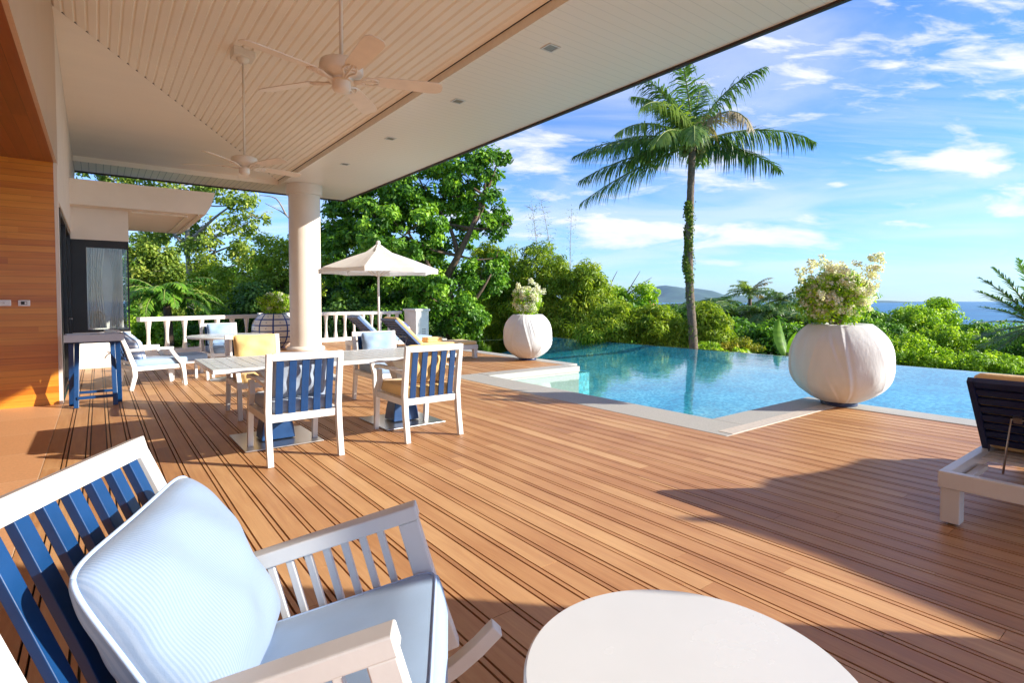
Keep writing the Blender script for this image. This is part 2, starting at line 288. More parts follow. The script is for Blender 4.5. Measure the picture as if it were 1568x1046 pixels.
def watermat():
    m, nt, N, L, b = newmat('pool_water'); N.remove(b)
    out = N['Material Output']
    tc = N.new('ShaderNodeTexCoord'); mp = N.new('ShaderNodeMapping'); L.new(tc.outputs['Object'], mp.inputs[0]); mp.inputs['Scale'].default_value = (1, 1.0, 1)
    n = N.new('ShaderNodeTexNoise'); n.inputs['Scale'].default_value = 3.2; n.inputs['Detail'].default_value = 3; n.inputs['Distortion'].default_value = .4; L.new(mp.outputs[0], n.inputs['Vector'])
    bp = N.new('ShaderNodeBump'); bp.inputs['Strength'].default_value = .10; bp.inputs['Distance'].default_value = .03; L.new(n.outputs['Fac'], bp.inputs['Height'])
    n2 = N.new('ShaderNodeTexNoise'); n2.inputs['Scale'].default_value = 14; n2.inputs['Detail'].default_value = 2; L.new(mp.outputs[0], n2.inputs['Vector'])
    bp2 = N.new('ShaderNodeBump'); bp2.inputs['Strength'].default_value = .07; bp2.inputs['Distance'].default_value = .01; L.new(n2.outputs['Fac'], bp2.inputs['Height']); L.new(bp.outputs[0], bp2.inputs['Normal'])
    fr = N.new('ShaderNodeLayerWeight'); fr.inputs['Blend'].default_value = .5; L.new(bp2.outputs[0], fr.inputs['Normal'])
    gl = N.new('ShaderNodeBsdfGlossy'); gl.inputs['Roughness'].default_value = .02; L.new(bp2.outputs[0], gl.inputs['Normal'])
    tr = N.new('ShaderNodeBsdfTransparent'); tr.inputs[0].default_value = (.80, .98, 1, 1)
    pw = N.new('ShaderNodeMath'); pw.operation = 'POWER'; pw.inputs[1].default_value = 5; L.new(fr.outputs['Facing'], pw.inputs[0])
    fs = N.new('ShaderNodeMath'); fs.operation = 'MULTIPLY_ADD'; fs.inputs[1].default_value = .95; fs.inputs[2].default_value = .02; L.new(pw.outputs[0], fs.inputs[0])
    mx = N.new('ShaderNodeMixShader'); L.new(fs.outputs[0], mx.inputs[0]); L.new(tr.outputs[0], mx.inputs[1]); L.new(gl.outputs[0], mx.inputs[2])
    L.new(mx.outputs[0], out.inputs[0])
    return m
M_water = watermat()
def seamat():
    m, nt, N, L, b = newmat('sea_water')
    tc = N.new('ShaderNodeTexCoord')
    n = N.new('ShaderNodeTexNoise'); n.inputs['Scale'].default_value = .004; n.inputs['Detail'].default_value = 6; L.new(tc.outputs['Object'], n.inputs['Vector'])
    cr = N.new('ShaderNodeValToRGB'); e = cr.color_ramp.elements; e[0].position = .3; e[0].color = (.006, .10, .22, 1); e[1].position = .7; e[1].color = (.015, .17, .31, 1)
    L.new(n.outputs['Fac'], cr.inputs[0]); L.new(cr.outputs[0], b.inputs['Base Color']); b.inputs['Roughness'].default_value = .35; b.inputs['Specular IOR Level'].default_value = .25
    n2 = N.new('ShaderNodeTexNoise'); n2.inputs['Scale'].default_value = .25; n2.inputs['Detail'].default_value = 6; L.new(tc.outputs['Object'], n2.inputs['Vector'])
    bp = N.new('ShaderNodeBump'); bp.inputs['Strength'].default_value = .6; bp.inputs['Distance'].default_value = .8; L.new(n2.outputs['Fac'], bp.inputs['Height']); L.new(bp.outputs[0], b.inputs['Normal'])
    return m
M_sea = seamat()
def glassmat():
    m, nt, N, L, b = newmat('window_glass'); N.remove(b)
    fr = N.new('ShaderNodeLayerWeight'); fr.inputs['Blend'].default_value = .5
    pw = N.new('ShaderNodeMath'); pw.operation = 'POWER'; pw.inputs[1].default_value = 5; L.new(fr.outputs['Facing'], pw.inputs[0])
    fs = N.new('ShaderNodeMath'); fs.operation = 'MULTIPLY_ADD'; fs.inputs[1].default_value = .9; fs.inputs[2].default_value = .05; L.new(pw.outputs[0], fs.inputs[0])
    gl = N.new('ShaderNodeBsdfGlossy'); gl.inputs['Roughness'].default_value = .01
    tr = N.new('ShaderNodeBsdfTransparent'); tr.inputs[0].default_value = (.93, .95, .94, 1)
    mx = N.new('ShaderNodeMixShader'); L.new(fs.outputs[0], mx.inputs[0]); L.new(tr.outputs[0], mx.inputs[1]); L.new(gl.outputs[0], mx.inputs[2]); L.new(mx.outputs[0], N['Material Output'].inputs[0])
    return m
M_glass = glassmat()
def ceramic():
    m, nt, N, L, b = newmat('banded_ceramic')
    tc = N.new('ShaderNodeTexCoord'); sp = N.new('ShaderNodeSeparateXYZ'); L.new(tc.outputs['Object'], sp.inputs[0])
    def MM(op, a, b_=None):
        n = N.new('ShaderNodeMath'); n.operation = op
        for i, v in enumerate((a, b_)):
            if v is None: continue
            if isinstance(v, (int, float)): n.inputs[i].default_value = v
            else: L.new(v, n.inputs[i])
        return n.outputs[0]
    ang = MM('DIVIDE', MM('ARCTAN2', sp.outputs['Y'], sp.outputs['X']), 2*math.pi/10)
    fa = MM('ABSOLUTE', MM('SUBTRACT', MM('FRACT', ang), .5)); fz = MM('ABSOLUTE', MM('SUBTRACT', MM('FRACT', MM('DIVIDE', sp.outputs['Z'], .155)), .5))
    band = MM('MAXIMUM', MM('GREATER_THAN', fa, .44), MM('GREATER_THAN', fz, .40))
    dot = MM('LESS_THAN', MM('ADD', MM('MULTIPLY', fa, fa), MM('MULTIPLY', fz, fz)), .003)
    k = MM('MAXIMUM', band, dot)
    mx = N.new('ShaderNodeMix'); mx.data_type = 'RGBA'; L.new(k, mx.inputs['Factor']); mx.inputs['A'].default_value = (.80, .76, .69, 1); mx.inputs['B'].default_value = (.015, .06, .26, 1)
    L.new(mx.outputs['Result'], b.inputs['Base Color']); b.inputs['Roughness'].default_value = .25
    return m
M_ceramic = ceramic()

# ------------------------------------------------------------------ mesh builder
class MB:
    def __init__(s): s.v = []; s.f = []; s.sm = []
    def add(s, vs, fs, smooth=False, xf=None):
        o = len(s.v)
        if xf is not None: vs = [xf @ Vector(v) for v in vs]
        s.v += [tuple(v) for v in vs]; s.f += [tuple(i+o for i in f) for f in fs]; s.sm += [smooth]*len(fs)
    def box(s, x0, x1, y0, y1, z0, z1, xf=None):
        vs = [(x, y, z) for z in (z0, z1) for y in (y0, y1) for x in (x0, x1)]
        s.add(vs, [(0, 2, 3, 1), (4, 5, 7, 6), (0, 1, 5, 4), (2, 6, 7, 3), (0, 4, 6, 2), (1, 3, 7, 5)], False, xf)
    def beam(s, pts, w, t, side=(0, 1, 0), xf=None):
        """rectangular section swept along pts: w along `side`, t across"""
        pts = [Vector(p) for p in pts]; side = Vector(side).normalized(); n = len(pts); vs = []
        for i, p in enumerate(pts):
            d0 = (pts[i]-pts[i-1]).normalized() if i else (pts[1]-pts[0]).normalized()
            d1 = (pts[i+1]-pts[i]).normalized() if i < n-1 else d0
            d = (d0+d1).normalized(); up = d.cross(side).normalized(); sd = up.cross(d).normalized()
            k = 1/max(.5, d.dot(d0)); ww = w[i] if isinstance(w, (list, tuple)) else w; tt = t[i] if isinstance(t, (list, tuple)) else t
            for a, b in ((-1, -1), (1, -1), (1, 1), (-1, 1)): vs.append(p + sd*a*ww/2 + up*b*tt/2*k)
        fs = [(0, 1, 2, 3), tuple(4*(n-1)+q for q in (3, 2, 1, 0))]
        for i in range(n-1):
            for j in range(4):
                a = 4*i+j; b = 4*i+(j+1) % 4; fs.append((a, a+4, b+4, b))
        s.add(vs, fs, False, xf)
    def tube(s, pts, r, n=10, xf=None, cap=True):
        pts = [Vector(p) for p in pts]; m = len(pts); vs = []; ref = None
        for i, p in enumerate(pts):
            d = (pts[min(i+1, m-1)]-pts[max(i-1, 0)]).normalized()
            if ref is None: ref = Vector((0, 0, 1)) if abs(d.z) < .9 else Vector((1, 0, 0))
            u = d.cross(ref).normalized(); v = d.cross(u).normalized(); ref = -v if False else ref
            rr = r[i] if isinstance(r, (list, tuple)) else r
            for k in range(n):
                a = 2*math.pi*k/n; vs.append(p + (u*math.cos(a)+v*math.sin(a))*rr)
        fs = []
        for i in range(m-1):
            for k in range(n):
                a = i*n+k; b = i*n+(k+1) % n; fs.append((a, b, b+n, a+n))
        if cap: fs += [tuple(range(n))[::-1], tuple((m-1)*n+k for k in range(n))]
        s.add(vs, fs, True, xf)
    def lathe(s, prof, n=40, xf=None, fold=None, smooth=True):
        vs = []; fs = []
        for j, (r, z) in enumerate(prof):
            for k in range(n):
                a = 2*math.pi*k/n; q = r*(fold(a, z) if fold else 1); vs.append((q*math.cos(a), q*math.sin(a), z))
        for j in range(len(prof)-1):
            for k in range(n):
                a = j*n+k; b = j*n+(k+1) % n; fs.append((a, b, b+n, a+n))
        s.add(vs, fs, smooth, xf)
        if prof[0][0] > 1e-4: s.add(vs[:n], [tuple(range(n))[::-1]], False, xf)
        if prof[-1][0] > 1e-4: s.add(vs[-n:], [tuple(range(n))], False, xf)
    def build(s, name, m, parent=None, bevel=0., seg=2, sub=0):
        me = bpy.data.meshes.new(name); me.from_pydata(s.v, [], s.f); me.materials.append(m)
        me.polygons.foreach_set('use_smooth', s.sm); me.update()
        o = bpy.data.objects.new(name, me); COL.objects.link(o)
        if parent is not None: o.parent = parent
        if bevel:
            b = o.modifiers.new('bevel', 'BEVEL'); b.width = bevel; b.segments = seg; b.limit_method = 'ANGLE'; b.angle_limit = R(40); b.harden_normals = False
        if sub:
            q = o.modifiers.new('sub', 'SUBSURF'); q.levels = sub; q.render_levels = sub
        return o
def one(fn, name, m, parent=None, **k):
    b = MB(); fn(b); return b.build(name, m, parent, **k)
def bxo(name, m, parent, *args, bevel=0., xf=None):
    b = MB(); b.box(*args, xf=xf); return b.build(name, m, parent, bevel=bevel)
def pillow(mb, w, h, t, n=22, xf=None, p=3.0, seed=0, pinch=.07, wr=.006):
    """plump cushion in the local XY plane, thickness along Z"""
    rr = random.Random(seed); ph = [rr.uniform(0, 6) for _ in range(8)]
    vs = []; idx = {}
    for sgn in (1, -1):
        for i in range(n+1):
            for j in range(n+1):
                u = -1+2*i/n; v = -1+2*j/n
                if sgn < 0 and (i in (0, n) or j in (0, n)): idx[(sgn, i, j)] = idx[(1, i, j)]; continue
                e = (max(0, 1-abs(u)**p)*max(0, 1-abs(v)**p))**.5
                ck = 1-.08*(u*v)**6; x = u*w/2*(1-pinch*(1-v*v))*ck; y = v*h/2*(1-pinch*(1-u*u))*ck
                z = sgn*t/2*e
                z += wr*e*(math.sin(5*u+3*v+ph[0])+math.sin(9*v-4*u+ph[1])*.6+math.sin(13*u*v+ph[2])*.5)
                idx[(sgn, i, j)] = len(vs); vs.append((x, y, z))
    fs = []
    for sgn in (1, -1):
        for i in range(n):
            for j in range(n):
                q = [idx[(sgn, i, j)], idx[(sgn, i+1, j)], idx[(sgn, i+1, j+1)], idx[(sgn, i, j+1)]]
                fs.append(tuple(q if sgn > 0 else q[::-1]))
    mb.add(vs, fs, True, xf)
def pillow_edge(w, h, n=22, pinch=.07):
    pts = []
    def P(u, v): return Vector((u*w/2*(1-pinch*(1-v*v)), v*h/2*(1-pinch*(1-u*u)), 0))*(1-.08*(u*v)**6)
    for i in range(n): pts.append(P(-1+2*i/n, -1))
    for i in range(n): pts.append(P(1, -1+2*i/n))
    for i in range(n): pts.append(P(1-2*i/n, 1))
    for i in range(n+1): pts.append(P(-1, 1-2*i/n))
    return pts
def slabcushion(mb, x0, x1, y0, y1, z0, z1, xf=None, n=10, crown=.012):
    """boxed seat cushion with rounded edges"""
    vs = []; fs = []
    cx, cy, cz = (x0+x1)/2, (y0+y1)/2, (z0+z1)/2; hx, hy, hz = (x1-x0)/2, (y1-y0)/2, (z1-z0)/2
    rows = [(-1, .955), (-.86, .99), (0, 1.0), (.86, .99), (1, .955)]
    m = 64
    def ring(k):
        a = 2*math.pi*(k+.5)/m; c, s_ = math.cos(a), math.sin(a); q = (abs(c)**14+abs(s_)**14)**(-1/14); return c*q, s_*q
    for zz, sc in rows:
        for k in range(m):
            c, s_ = ring(k); vs.append((cx+c*(hx-(1-sc)*.25), cy+s_*(hy-(1-sc)*.25), cz+zz*hz))
    for j in range(len(rows)-1):
        for k in range(m):
            a = j*m+k; b = j*m+(k+1) % m; fs.append((a, b, b+m, a+m))
    top = (len(rows)-1)*m; c0 = len(vs)
    for q, rr in ((.97, .5), (.6, .9), (0.001, 1.)):
        for k in range(m):
            c, s_ = ring(k); vs.append((cx+c*(hx-.01125)*q, cy+s_*(hy-.01125)*q, z1+crown*rr))
    prev = top
    for q in range(3):
        cur = c0+q*m
        for k in range(m): fs.append((prev+k, prev+(k+1) % m, cur+(k+1) % m, cur+k))
        prev = cur
    fs.append(tuple(range(m))[::-1])
    mb.add(vs, fs, True, xf)

# ------------------------------------------------------------------ deck, floor, coping, pool
PX = 4.731        # inner edge of the boards beside the pool notch
def build_deck():
    bx = []; tint = []
    y_a, y_b = -7., 17.4
    x = -.366; rr = random.Random(3)
    # boards: a wide plank and a narrow strip repeat every 147 mm
    k = 0
    while x < 7.4:
        for w in (.1075, .0205):
            x0, x1 = x, x+w
            segs = []
            if x1 <= PX: segs = [(y_a, y_b)]
            elif x0 >= PX and x1 < 7.12: segs = [(y_a, 2.86), (7.98, y_b)]
            elif x0 >= PX and x1 < 7.39: segs = [(7.98, y_b)]
            for (a, b) in segs:
                y = a
                first = True
                while y < b-.02:
                    ln = rr.uniform(1.6, 3.6) if not first else rr.uniform(.4, 3.4); first = False
                    e = min(b, y+ln)
                    if b-e < .35: e = b
                    dz = rr.uniform(-.0008, .0008)
                    bx.append((x0, x1, y, e-.0025, -.022, dz)); tint.append(min(1, max(0, rr.gauss(.5, .24)))); y = e
            x = x1+.0093
        k += 1
    mb = MB()
    for b in bx: mb.box(*b)
    o = mb.build('deck', M_deck); T(o, kind='structure')
    at = o.data.attributes.new('tint', 'FLOAT', 'FACE'); at.data.foreach_set('value', np.repeat(np.array(tint, dtype=np.float32), 6))
    sb = MB(); sb.box(-.37, PX, -7, 17.4, -.3, -.05); sb.box(PX, 7.14, -7, 2.86, -.3, -.05); sb.box(PX, 7.38, 7.98, 17.4, -.3, -.05)
    T(sb.build('deck_substructure', M_black), kind='structure')
build_deck()
o = bxo('floor', M_tile, None, -8, -.37, -7, 8.75, -.3, .004); T(o, kind='structure')
def coping():
    b = MB()
    b.box(PX, 5.30, 2.86, 7.98, -.32, .003)                 # beside the notch, near side
    b.box(5.30, 7.14, 3.02, 3.38, -.32, .003)               # across, big planter side
    b.box(7.14, 7.52, -7, 3.38, -.32, .003)
    b.box(5.30, 7.44, 7.62, 7.98, -.10, .006)               # platform edge
    b.box(7.389, 7.72, 7.98, 15.6, -.10, .003)
    T(b.build('pool_coping', M_coping, bevel=.006), kind='structure')
    c = MB(); c.box(5.30, 7.14, 2.86, 3.02, -.32, .006)
    c.box(4.84, 5.30, 2.865, 3.02, .0031, .007)
    T(c.build('coping_edge_strip', M_copw, bevel=.004), kind='structure')
    d = MB(); d.box(5.303, 7.42, 7.628, 7.97, -1.14, -.104); d.box(7.39, 7.708, 7.98, 15.59, -.32, -.104)
    T(d.build('coping_riser', M_copw), kind='structure')
coping()
def pool():
    b = MB(); zb = -1.15; zt = -.13
    def wall(x0, y0, x1, y1, top=zt): b.add([(x0, y0, zb), (x1, y1, zb), (x1, y1, top), (x0, y0, top)], [(0, 1, 2, 3)])
    wall(5.302, 3.38, 5.302, 7.62, -.01); wall(7.52, 3.382, 5.30, 3.382, -.01); wall(7.522, -12, 7.522, 3.38, -.01); wall(5.30, 7.64, 7.72, 7.64); wall(7.72, 7.64, 7.72, 15.6)
    wall(7.72, 15.6, 13.6, 15.6)
    b.add([(5.3, -12, zb), (7.6, -12, zb), (12.9, -12, -.36), (12.9, 15.6, -.36), (7.6, 15.6, zb), (5.3, 15.6, zb), (13.6, -12, -.125), (13.6, 15.6, -.125)], [(0, 1, 4, 5), (1, 2, 3, 4), (2, 6, 7, 3)])
    T(b.build('pool_basin', M_mosaic), kind='structure')
    w = MB(); z = -.118
    w.add([(5.30, 3.38, z), (7.52, 3.38, z), (13.68, 3.38, z), (13.68, 7.62, z), (7.44, 7.62, z), (5.30, 7.62, z), (7.52, -12, z), (13.68, -12, z), (7.72, 7.62, z), (7.72, 15.68, z), (13.68, 15.68, z)],
          [(0, 1, 2, 3, 8, 4, 5), (6, 7, 2, 1), (8, 3, 10, 9)])
    T(w.build('pool_water', M_water), kind='structure')
    e = MB(); e.box(13.6, 13.86, -12, 15.86, -3.2, -.128); e.box(7.4, 13.6, 15.6, 15.86, -3.2, -.128)
    T(e.build('pool_infinity_edge', mat('wet_tile_edge', (.10, .12, .09), .15, .2, 20)), kind='structure')
pool()

# ------------------------------------------------------------------ house
def house():
    h = empty('villa', (-.37, 8.75, 0), 0, 'cream villa with teak alcove wall and wide boarded porch ceiling', 'house')
    inv = Matrix.Translation((.37, -8.75, 0))
    def P(b, name, m, **k):
        for i, v in enumerate(b.v): b.v[i] = tuple(inv @ Vector(v))
        return b.build(name, m, h, **k)
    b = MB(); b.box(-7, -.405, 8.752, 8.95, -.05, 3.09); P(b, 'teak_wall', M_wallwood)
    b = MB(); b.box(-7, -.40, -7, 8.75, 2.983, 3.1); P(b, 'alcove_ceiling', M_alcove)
    b = MB(); b.box(-.40, -.37, -7, 8.95, 2.98, 5.3); P(b, 'fascia_panel', M_fascia)
    b = MB(); b.box(-.404, -.37, 8.75, 8.95, -.02, 2.979); b.box(-7.2, -7, -7, 8.95, -.05, 3.1); P(b, 'wall_end', M_plaster)
    b = MB(); b.box(-.56, -.372, 8.951, 13.0, 2.55, 5.3); b.box(-.56, -.40, 8.95, 9.6, -.05, 2.55); b.box(-.56, -.372, 13.001, 16.05, 3.482, 5.3); P(b, 'side_wall', M_plaster)
    # dark framed sliding door in the side wall
    b = MB(); b.box(-.46, -.385, 9.6, 9.68, 0, 2.55); b.box(-.46, -.385, 11.1, 11.18, 0, 2.55); b.box(-.46, -.385, 12.9, 12.98, 0, 2.55); b.box(-.46, -.385, 9.68, 11.1, 2.47, 2.55); b.box(-.46, -.385, 11.18, 12.9, 2.47, 2.55); b.box(-.46, -.385, 9.68, 11.1, 0, .08); b.box(-.46, -.385, 11.18, 12.9, 0, .08)
    d = P(b, 'sliding_door', M_black)
    b = MB(); b.box(-.43, -.42, 9.68, 11.1, .08, 2.47); b.box(-.43, -.42, 11.18, 12.9, .08, 2.47)
    g = P(b, 'door_glass', M_glass); g.parent = d
    b = MB(); b.tube([(-.37, 11.05, 1.0), (-.33, 11.05, 1.0), (-.33, 10.95, 1.0)], .01, 8); g = P(b, 'handle', M_steel); g.parent = d
    b = MB(); b.box(-3, -2.9, 9, 13, 0, 2.6); P(b, 'room_wall', M_white_wall)
    # porch ceiling: flat boarded soffit round a shallow hipped panel
    X1, Y1, XR, YF, H, YN = 3.75, 14.9, 5.85, 16.0, 4.25, -2.5
    mr = plank_ceiling('soffit_boards', 'Y', .13, .18); mf = plank_ceiling('far_soffit_boards', 'X', .13, .75)
    b = MB(); b.add([(X1, YN, H), (XR, YN, H), (XR, YF, H), (X1, YF, H)], [(0, 1, 2, 3)]); P(b, 'right_soffit', mr)
    b = MB(); b.add([(-.37, Y1, H), (X1, Y1, H), (X1, YF, H), (-.37, YF, H)], [(0, 1, 2, 3)]); P(b, 'far_soffit', mf)
    b = MB(); b.add([(X1, YN, H), (X1, Y1, H), (X1, Y1, H+.11), (X1, YN, H+.11)], [(0, 1, 2, 3)]); P(b, 'ceiling_step', M_fan)
    b = MB(); b.add([(-.37, Y1, H), (X1, Y1, H), (X1, Y1, H+.11), (-.37, Y1, H+.11)], [(0, 1, 2, 3)]); P(b, 'ceiling_lip', M_ceil)
    zh = 4.82; ye = 8.6
    # main slope: real tongue and groove boards running with the deck
    b = MB(); xs = X1; zs = H+.11; sl = (zh-zs)/(X1+.37)
    while xs > -.37:
        xa, xb = xs, max(xs-.115, -.37); za = zs+(X1-xa)*sl; zb = zs+(X1-xb)*sl
        ya = Y1-(X1-xa)/(X1+.37)*(Y1-ye); yb = Y1-(X1-xb)/(X1+.37)*(Y1-ye)
        g = .019
        b.add([(xa, YN, za+.022), (xa-g, YN, za), (xb+g, YN, zb), (xb, YN, zb+.022), (xa, ya, za+.022), (xa-g, ya-g*1.5, za), (xb+g, yb+g*1.5, zb), (xb, yb, zb+.022)],
              [(0, 1, 5, 4), (1, 2, 6, 5), (2, 3, 7, 6)])
        xs = xb
    P(b, 'boarded_ceiling', M_ceil)
    b = MB(); b.add([(X1, Y1, zs), (-.37, Y1, zs), (-.37, ye, zh)], [(0, 1, 2)]); P(b, 'hip_ceiling', mat('smooth_ceiling', (.90, .79, .66), .5, .02, 1.2, bump=.5, bscale=1.6, stretch=(.6, 3, 1)))
    b = MB(); b.box(XR, XR+.05, YN, YF+.05, H-.035, H+.16); b.box(-.37, XR, YF, YF+.05, H-.035, H+.16); P(b, 'roof_trim', M_dark)
    # roof above
    b = MB(); z0 = H+.17
    b.add([(XR+.04, YN, z0), (XR+.04, YF+.04, z0), (-.4, YF+.04, z0), (-.4, 6.5, 6.6), (-.4, YN, 6.6)], [(0, 1, 2, 3, 4)]); P(b, 'roof', mat('roof_shingle', (.12, .10, .09), .85, .2, 5))
    # far wing with bay window and canopy
    yb = 13.0
    b = MB(); b.box(-.40, .50, yb, yb+.15, -.1, .68); b.box(.35, .50, yb+.15, 16.4, -.1, .68); P(b, 'bay_wall', M_white_wall)
    b = MB(); b.box(-.40, .50, yb, yb+.15, 2.43, 3.02); b.box(.35, .50, yb+.15, 16.4, 2.43, 3.02); P(b, 'bay_lintel', M_plaster)
    b = MB(); b.box(-.40, -.16, yb+.02, yb+.11, .68, 2.43); b.box(-.16, .47, yb+.02, yb+.11, 2.29, 2.43); b.box(-.16, .47, yb+.02, yb+.11, .68, .73); b.box(.47, .495, yb+.02, yb+.11, .68, 2.43)
    b.box(.40, .49, yb+.11, 16.3, 2.33, 2.43); b.box(.40, .49, yb+.11, 16.3, .68, .73); b.box(.40, .49, 16.2, 16.3, .73, 2.33)
    wf = P(b, 'bay_window', M_black)
    b = MB(); b.box(-.16, .47, yb+.06, yb+.07, .73, 2.29); b.box(.44, .45, yb+.11, 16.2, .73, 2.33); g = P(b, 'window_glass', M_glass); g.parent = wf
    # pleated curtains
    b = MB()
    def curtain(xa, xb, y, z0_, z1_, tie):
        n = 70; vs = []; zz = [z0_, z0_+.35, (z0_+z1_)/2, z1_-.4, z1_]
        for z in zz:
            k = (z1_-z)/(z1_-z0_)
            for i in range(n):
                u = i/(n-1); xx = xa+(xb-xa)*u*(1-tie*math.sin(math.pi*min(1, k*1.1))*.6) ; vs.append((xx, y+.03*math.sin(u*46+k)+.012*math.sin(u*17), z))
        fs = [(j*n+i, j*n+i+1, (j+1)*n+i+1, (j+1)*n+i) for j in range(4) for i in range(n-1)]
        b.add(vs, fs, True)
    curtain(-.15, .13, yb+.22, .75, 2.3, .35); curtain(.40, .17, yb+.26, .75, 2.3, .5)
    P(b, 'curtain', M_curtain)
    b = MB(); b.box(-2.9, .34, 16.3, 16.4, 0, 3); b.box(-3, .34, 13.1, 16.3, 2.6, 2.7); P(b, 'room_shell', M_white_wall)
    b = MB(); b.box(-3, .3, 13.2, 16.3, .2, .24); P(b, 'bay_seat', M_redwood)
    # canopy: tapered slab; front edge, soffit recess, raised underside
    b = MB(); ya, yb2 = 12.6, 16.6; xr = 1.95
    b.add([(-.40, ya, 3.48), (xr, ya, 3.48), (xr-.08, ya, 3.20), (xr-.18, ya, 3.02), (-.40, ya, 3.02)], [(0, 4, 3, 2, 1)])
    b.add([(xr, ya, 3.48), (xr-.08, ya, 3.20), (xr-.18, ya, 3.02), (xr, yb2, 3.48), (xr-.08, yb2, 3.20), (xr-.18, yb2, 3.02)], [(0, 1, 4, 3), (1, 2, 5, 4)])
    b.add([(-.4, ya, 3.48), (xr, ya, 3.48), (xr, yb2, 3.48), (-.4, yb2, 3.48)], [(0, 1, 2, 3)])
    b.add([(-.4, ya, 3.02), (xr-.18, ya, 3.02), (xr-.18, yb2, 3.02), (-.4, yb2, 3.02)], [(0, 3, 2, 1)])
    P(b, 'canopy', M_plaster)
    b = MB(); b.box(1.45, 1.49, ya+.3, yb2-.3, 2.985, 3.018); b.box(.55, 1.45, ya+.3, ya+.36, 2.985, 3.018); b.box(1.64, 1.66, ya+.03, yb2, 2.99, 3.018); P(b, 'canopy_moulding', M_fan)
    return h
def plank_ceiling(name, across, width, dark):
    m, nt, N, L, b = newmat(name)
    tc = N.new('ShaderNodeTexCoord'); sp = N.new('ShaderNodeSeparateXYZ'); L.new(tc.outputs['Object'], sp.inputs[0])
    dv = N.new('ShaderNodeMath'); dv.operation = 'DIVIDE'; dv.inputs[1].default_value = width; L.new(sp.outputs[across], dv.inputs[0])
    fr = N.new('ShaderNodeMath'); fr.operation = 'FRACT'; L.new(dv.outputs[0], fr.inputs[0])
    lt = N.new('ShaderNodeMath'); lt.operation = 'LESS_THAN'; lt.inputs[1].default_value = .07; L.new(fr.outputs[0], lt.inputs[0])
    mu = N.new('ShaderNodeMath'); mu.operation = 'MULTIPLY'; mu.inputs[1].default_value = dark; L.new(lt.outputs[0], mu.inputs[0])
    mx = N.new('ShaderNodeMix'); mx.data_type = 'RGBA'; L.new(mu.outputs[0], mx.inputs['Factor']); mx.inputs['A'].default_value = (.90, .80, .69, 1); mx.inputs['B'].default_value = (.22, .20, .18, 1)
    L.new(mx.outputs['Result'], b.inputs['Base Color']); b.inputs['Roughness'].default_value = .35
    n = N.new('ShaderNodeTexNoise'); n.inputs['Scale'].default_value = 1.3; L.new(tc.outputs['Object'], n.inputs['Vector'])
    bp = N.new('ShaderNodeBump'); bp.inputs['Strength'].default_value = .2; bp.inputs['Distance'].default_value = .05; L.new(n.outputs['Fac'], bp.inputs['Height']); L.new(bp.outputs[0], b.inputs['Normal'])
    return m
house()

def column(loc, label):
    c = empty('column', loc, 0, label, 'column', 'round porch columns')
    one(lambda b: b.lathe([(.385, .10), (.385, 3.98)], 64), 'shaft', M_plaster, c)
    one(lambda b: b.lathe([(.386, 3.981), (.43, 3.99), (.44, 4.01), (.44, 4.245)], 64), 'capital', M_plaster, c)
    one(lambda b: b.lathe([(.47, 0.), (.47, .05), (.45, .075), (.40, .099), (.386, .10)], 64), 'base', M_plaster, c)
    return c
column((4.30, 14.55, .002), 'thick round cream column carrying the far corner of the porch ceiling')
column((4.30, -1.62, .002), 'thick round cream column at the near end of the porch roof')

def downlight(x, y, label):
    d = empty('downlight', (x, y, 4.247), 0, label, 'ceiling light', 'recessed downlights in the soffit')
    b = MB(); s = .085
    for a in ((-s, s, -s, -s+.018), (-s, s, s-.018, s), (-s, -s+.018, -s+.018, s-.018), (s-.018, s, -s+.018, s-.018)): b.box(*a, -.008, 0)
    b.build('frame', M_white, d)
    one(lambda b: b.box(-s+.02, s-.02, -s+.02, s-.02, -.003, 0), 'lens', mat('downlight_lens', (.3, .27, .23), .2, .1), d)
for (x, y, l) in ((4.27, 4.88, 'square recessed light nearest the camera, closest to the top edge of the photo'), (4.31, 7.0, 'square recessed light second nearest, right of the near fan blade'),
                  (4.31, 9.35, 'square recessed light third along, between the fans and roof edge'), (4.33, 11.7, 'farthest square recessed light, closest to the round column')):
    downlight(x, y, l)

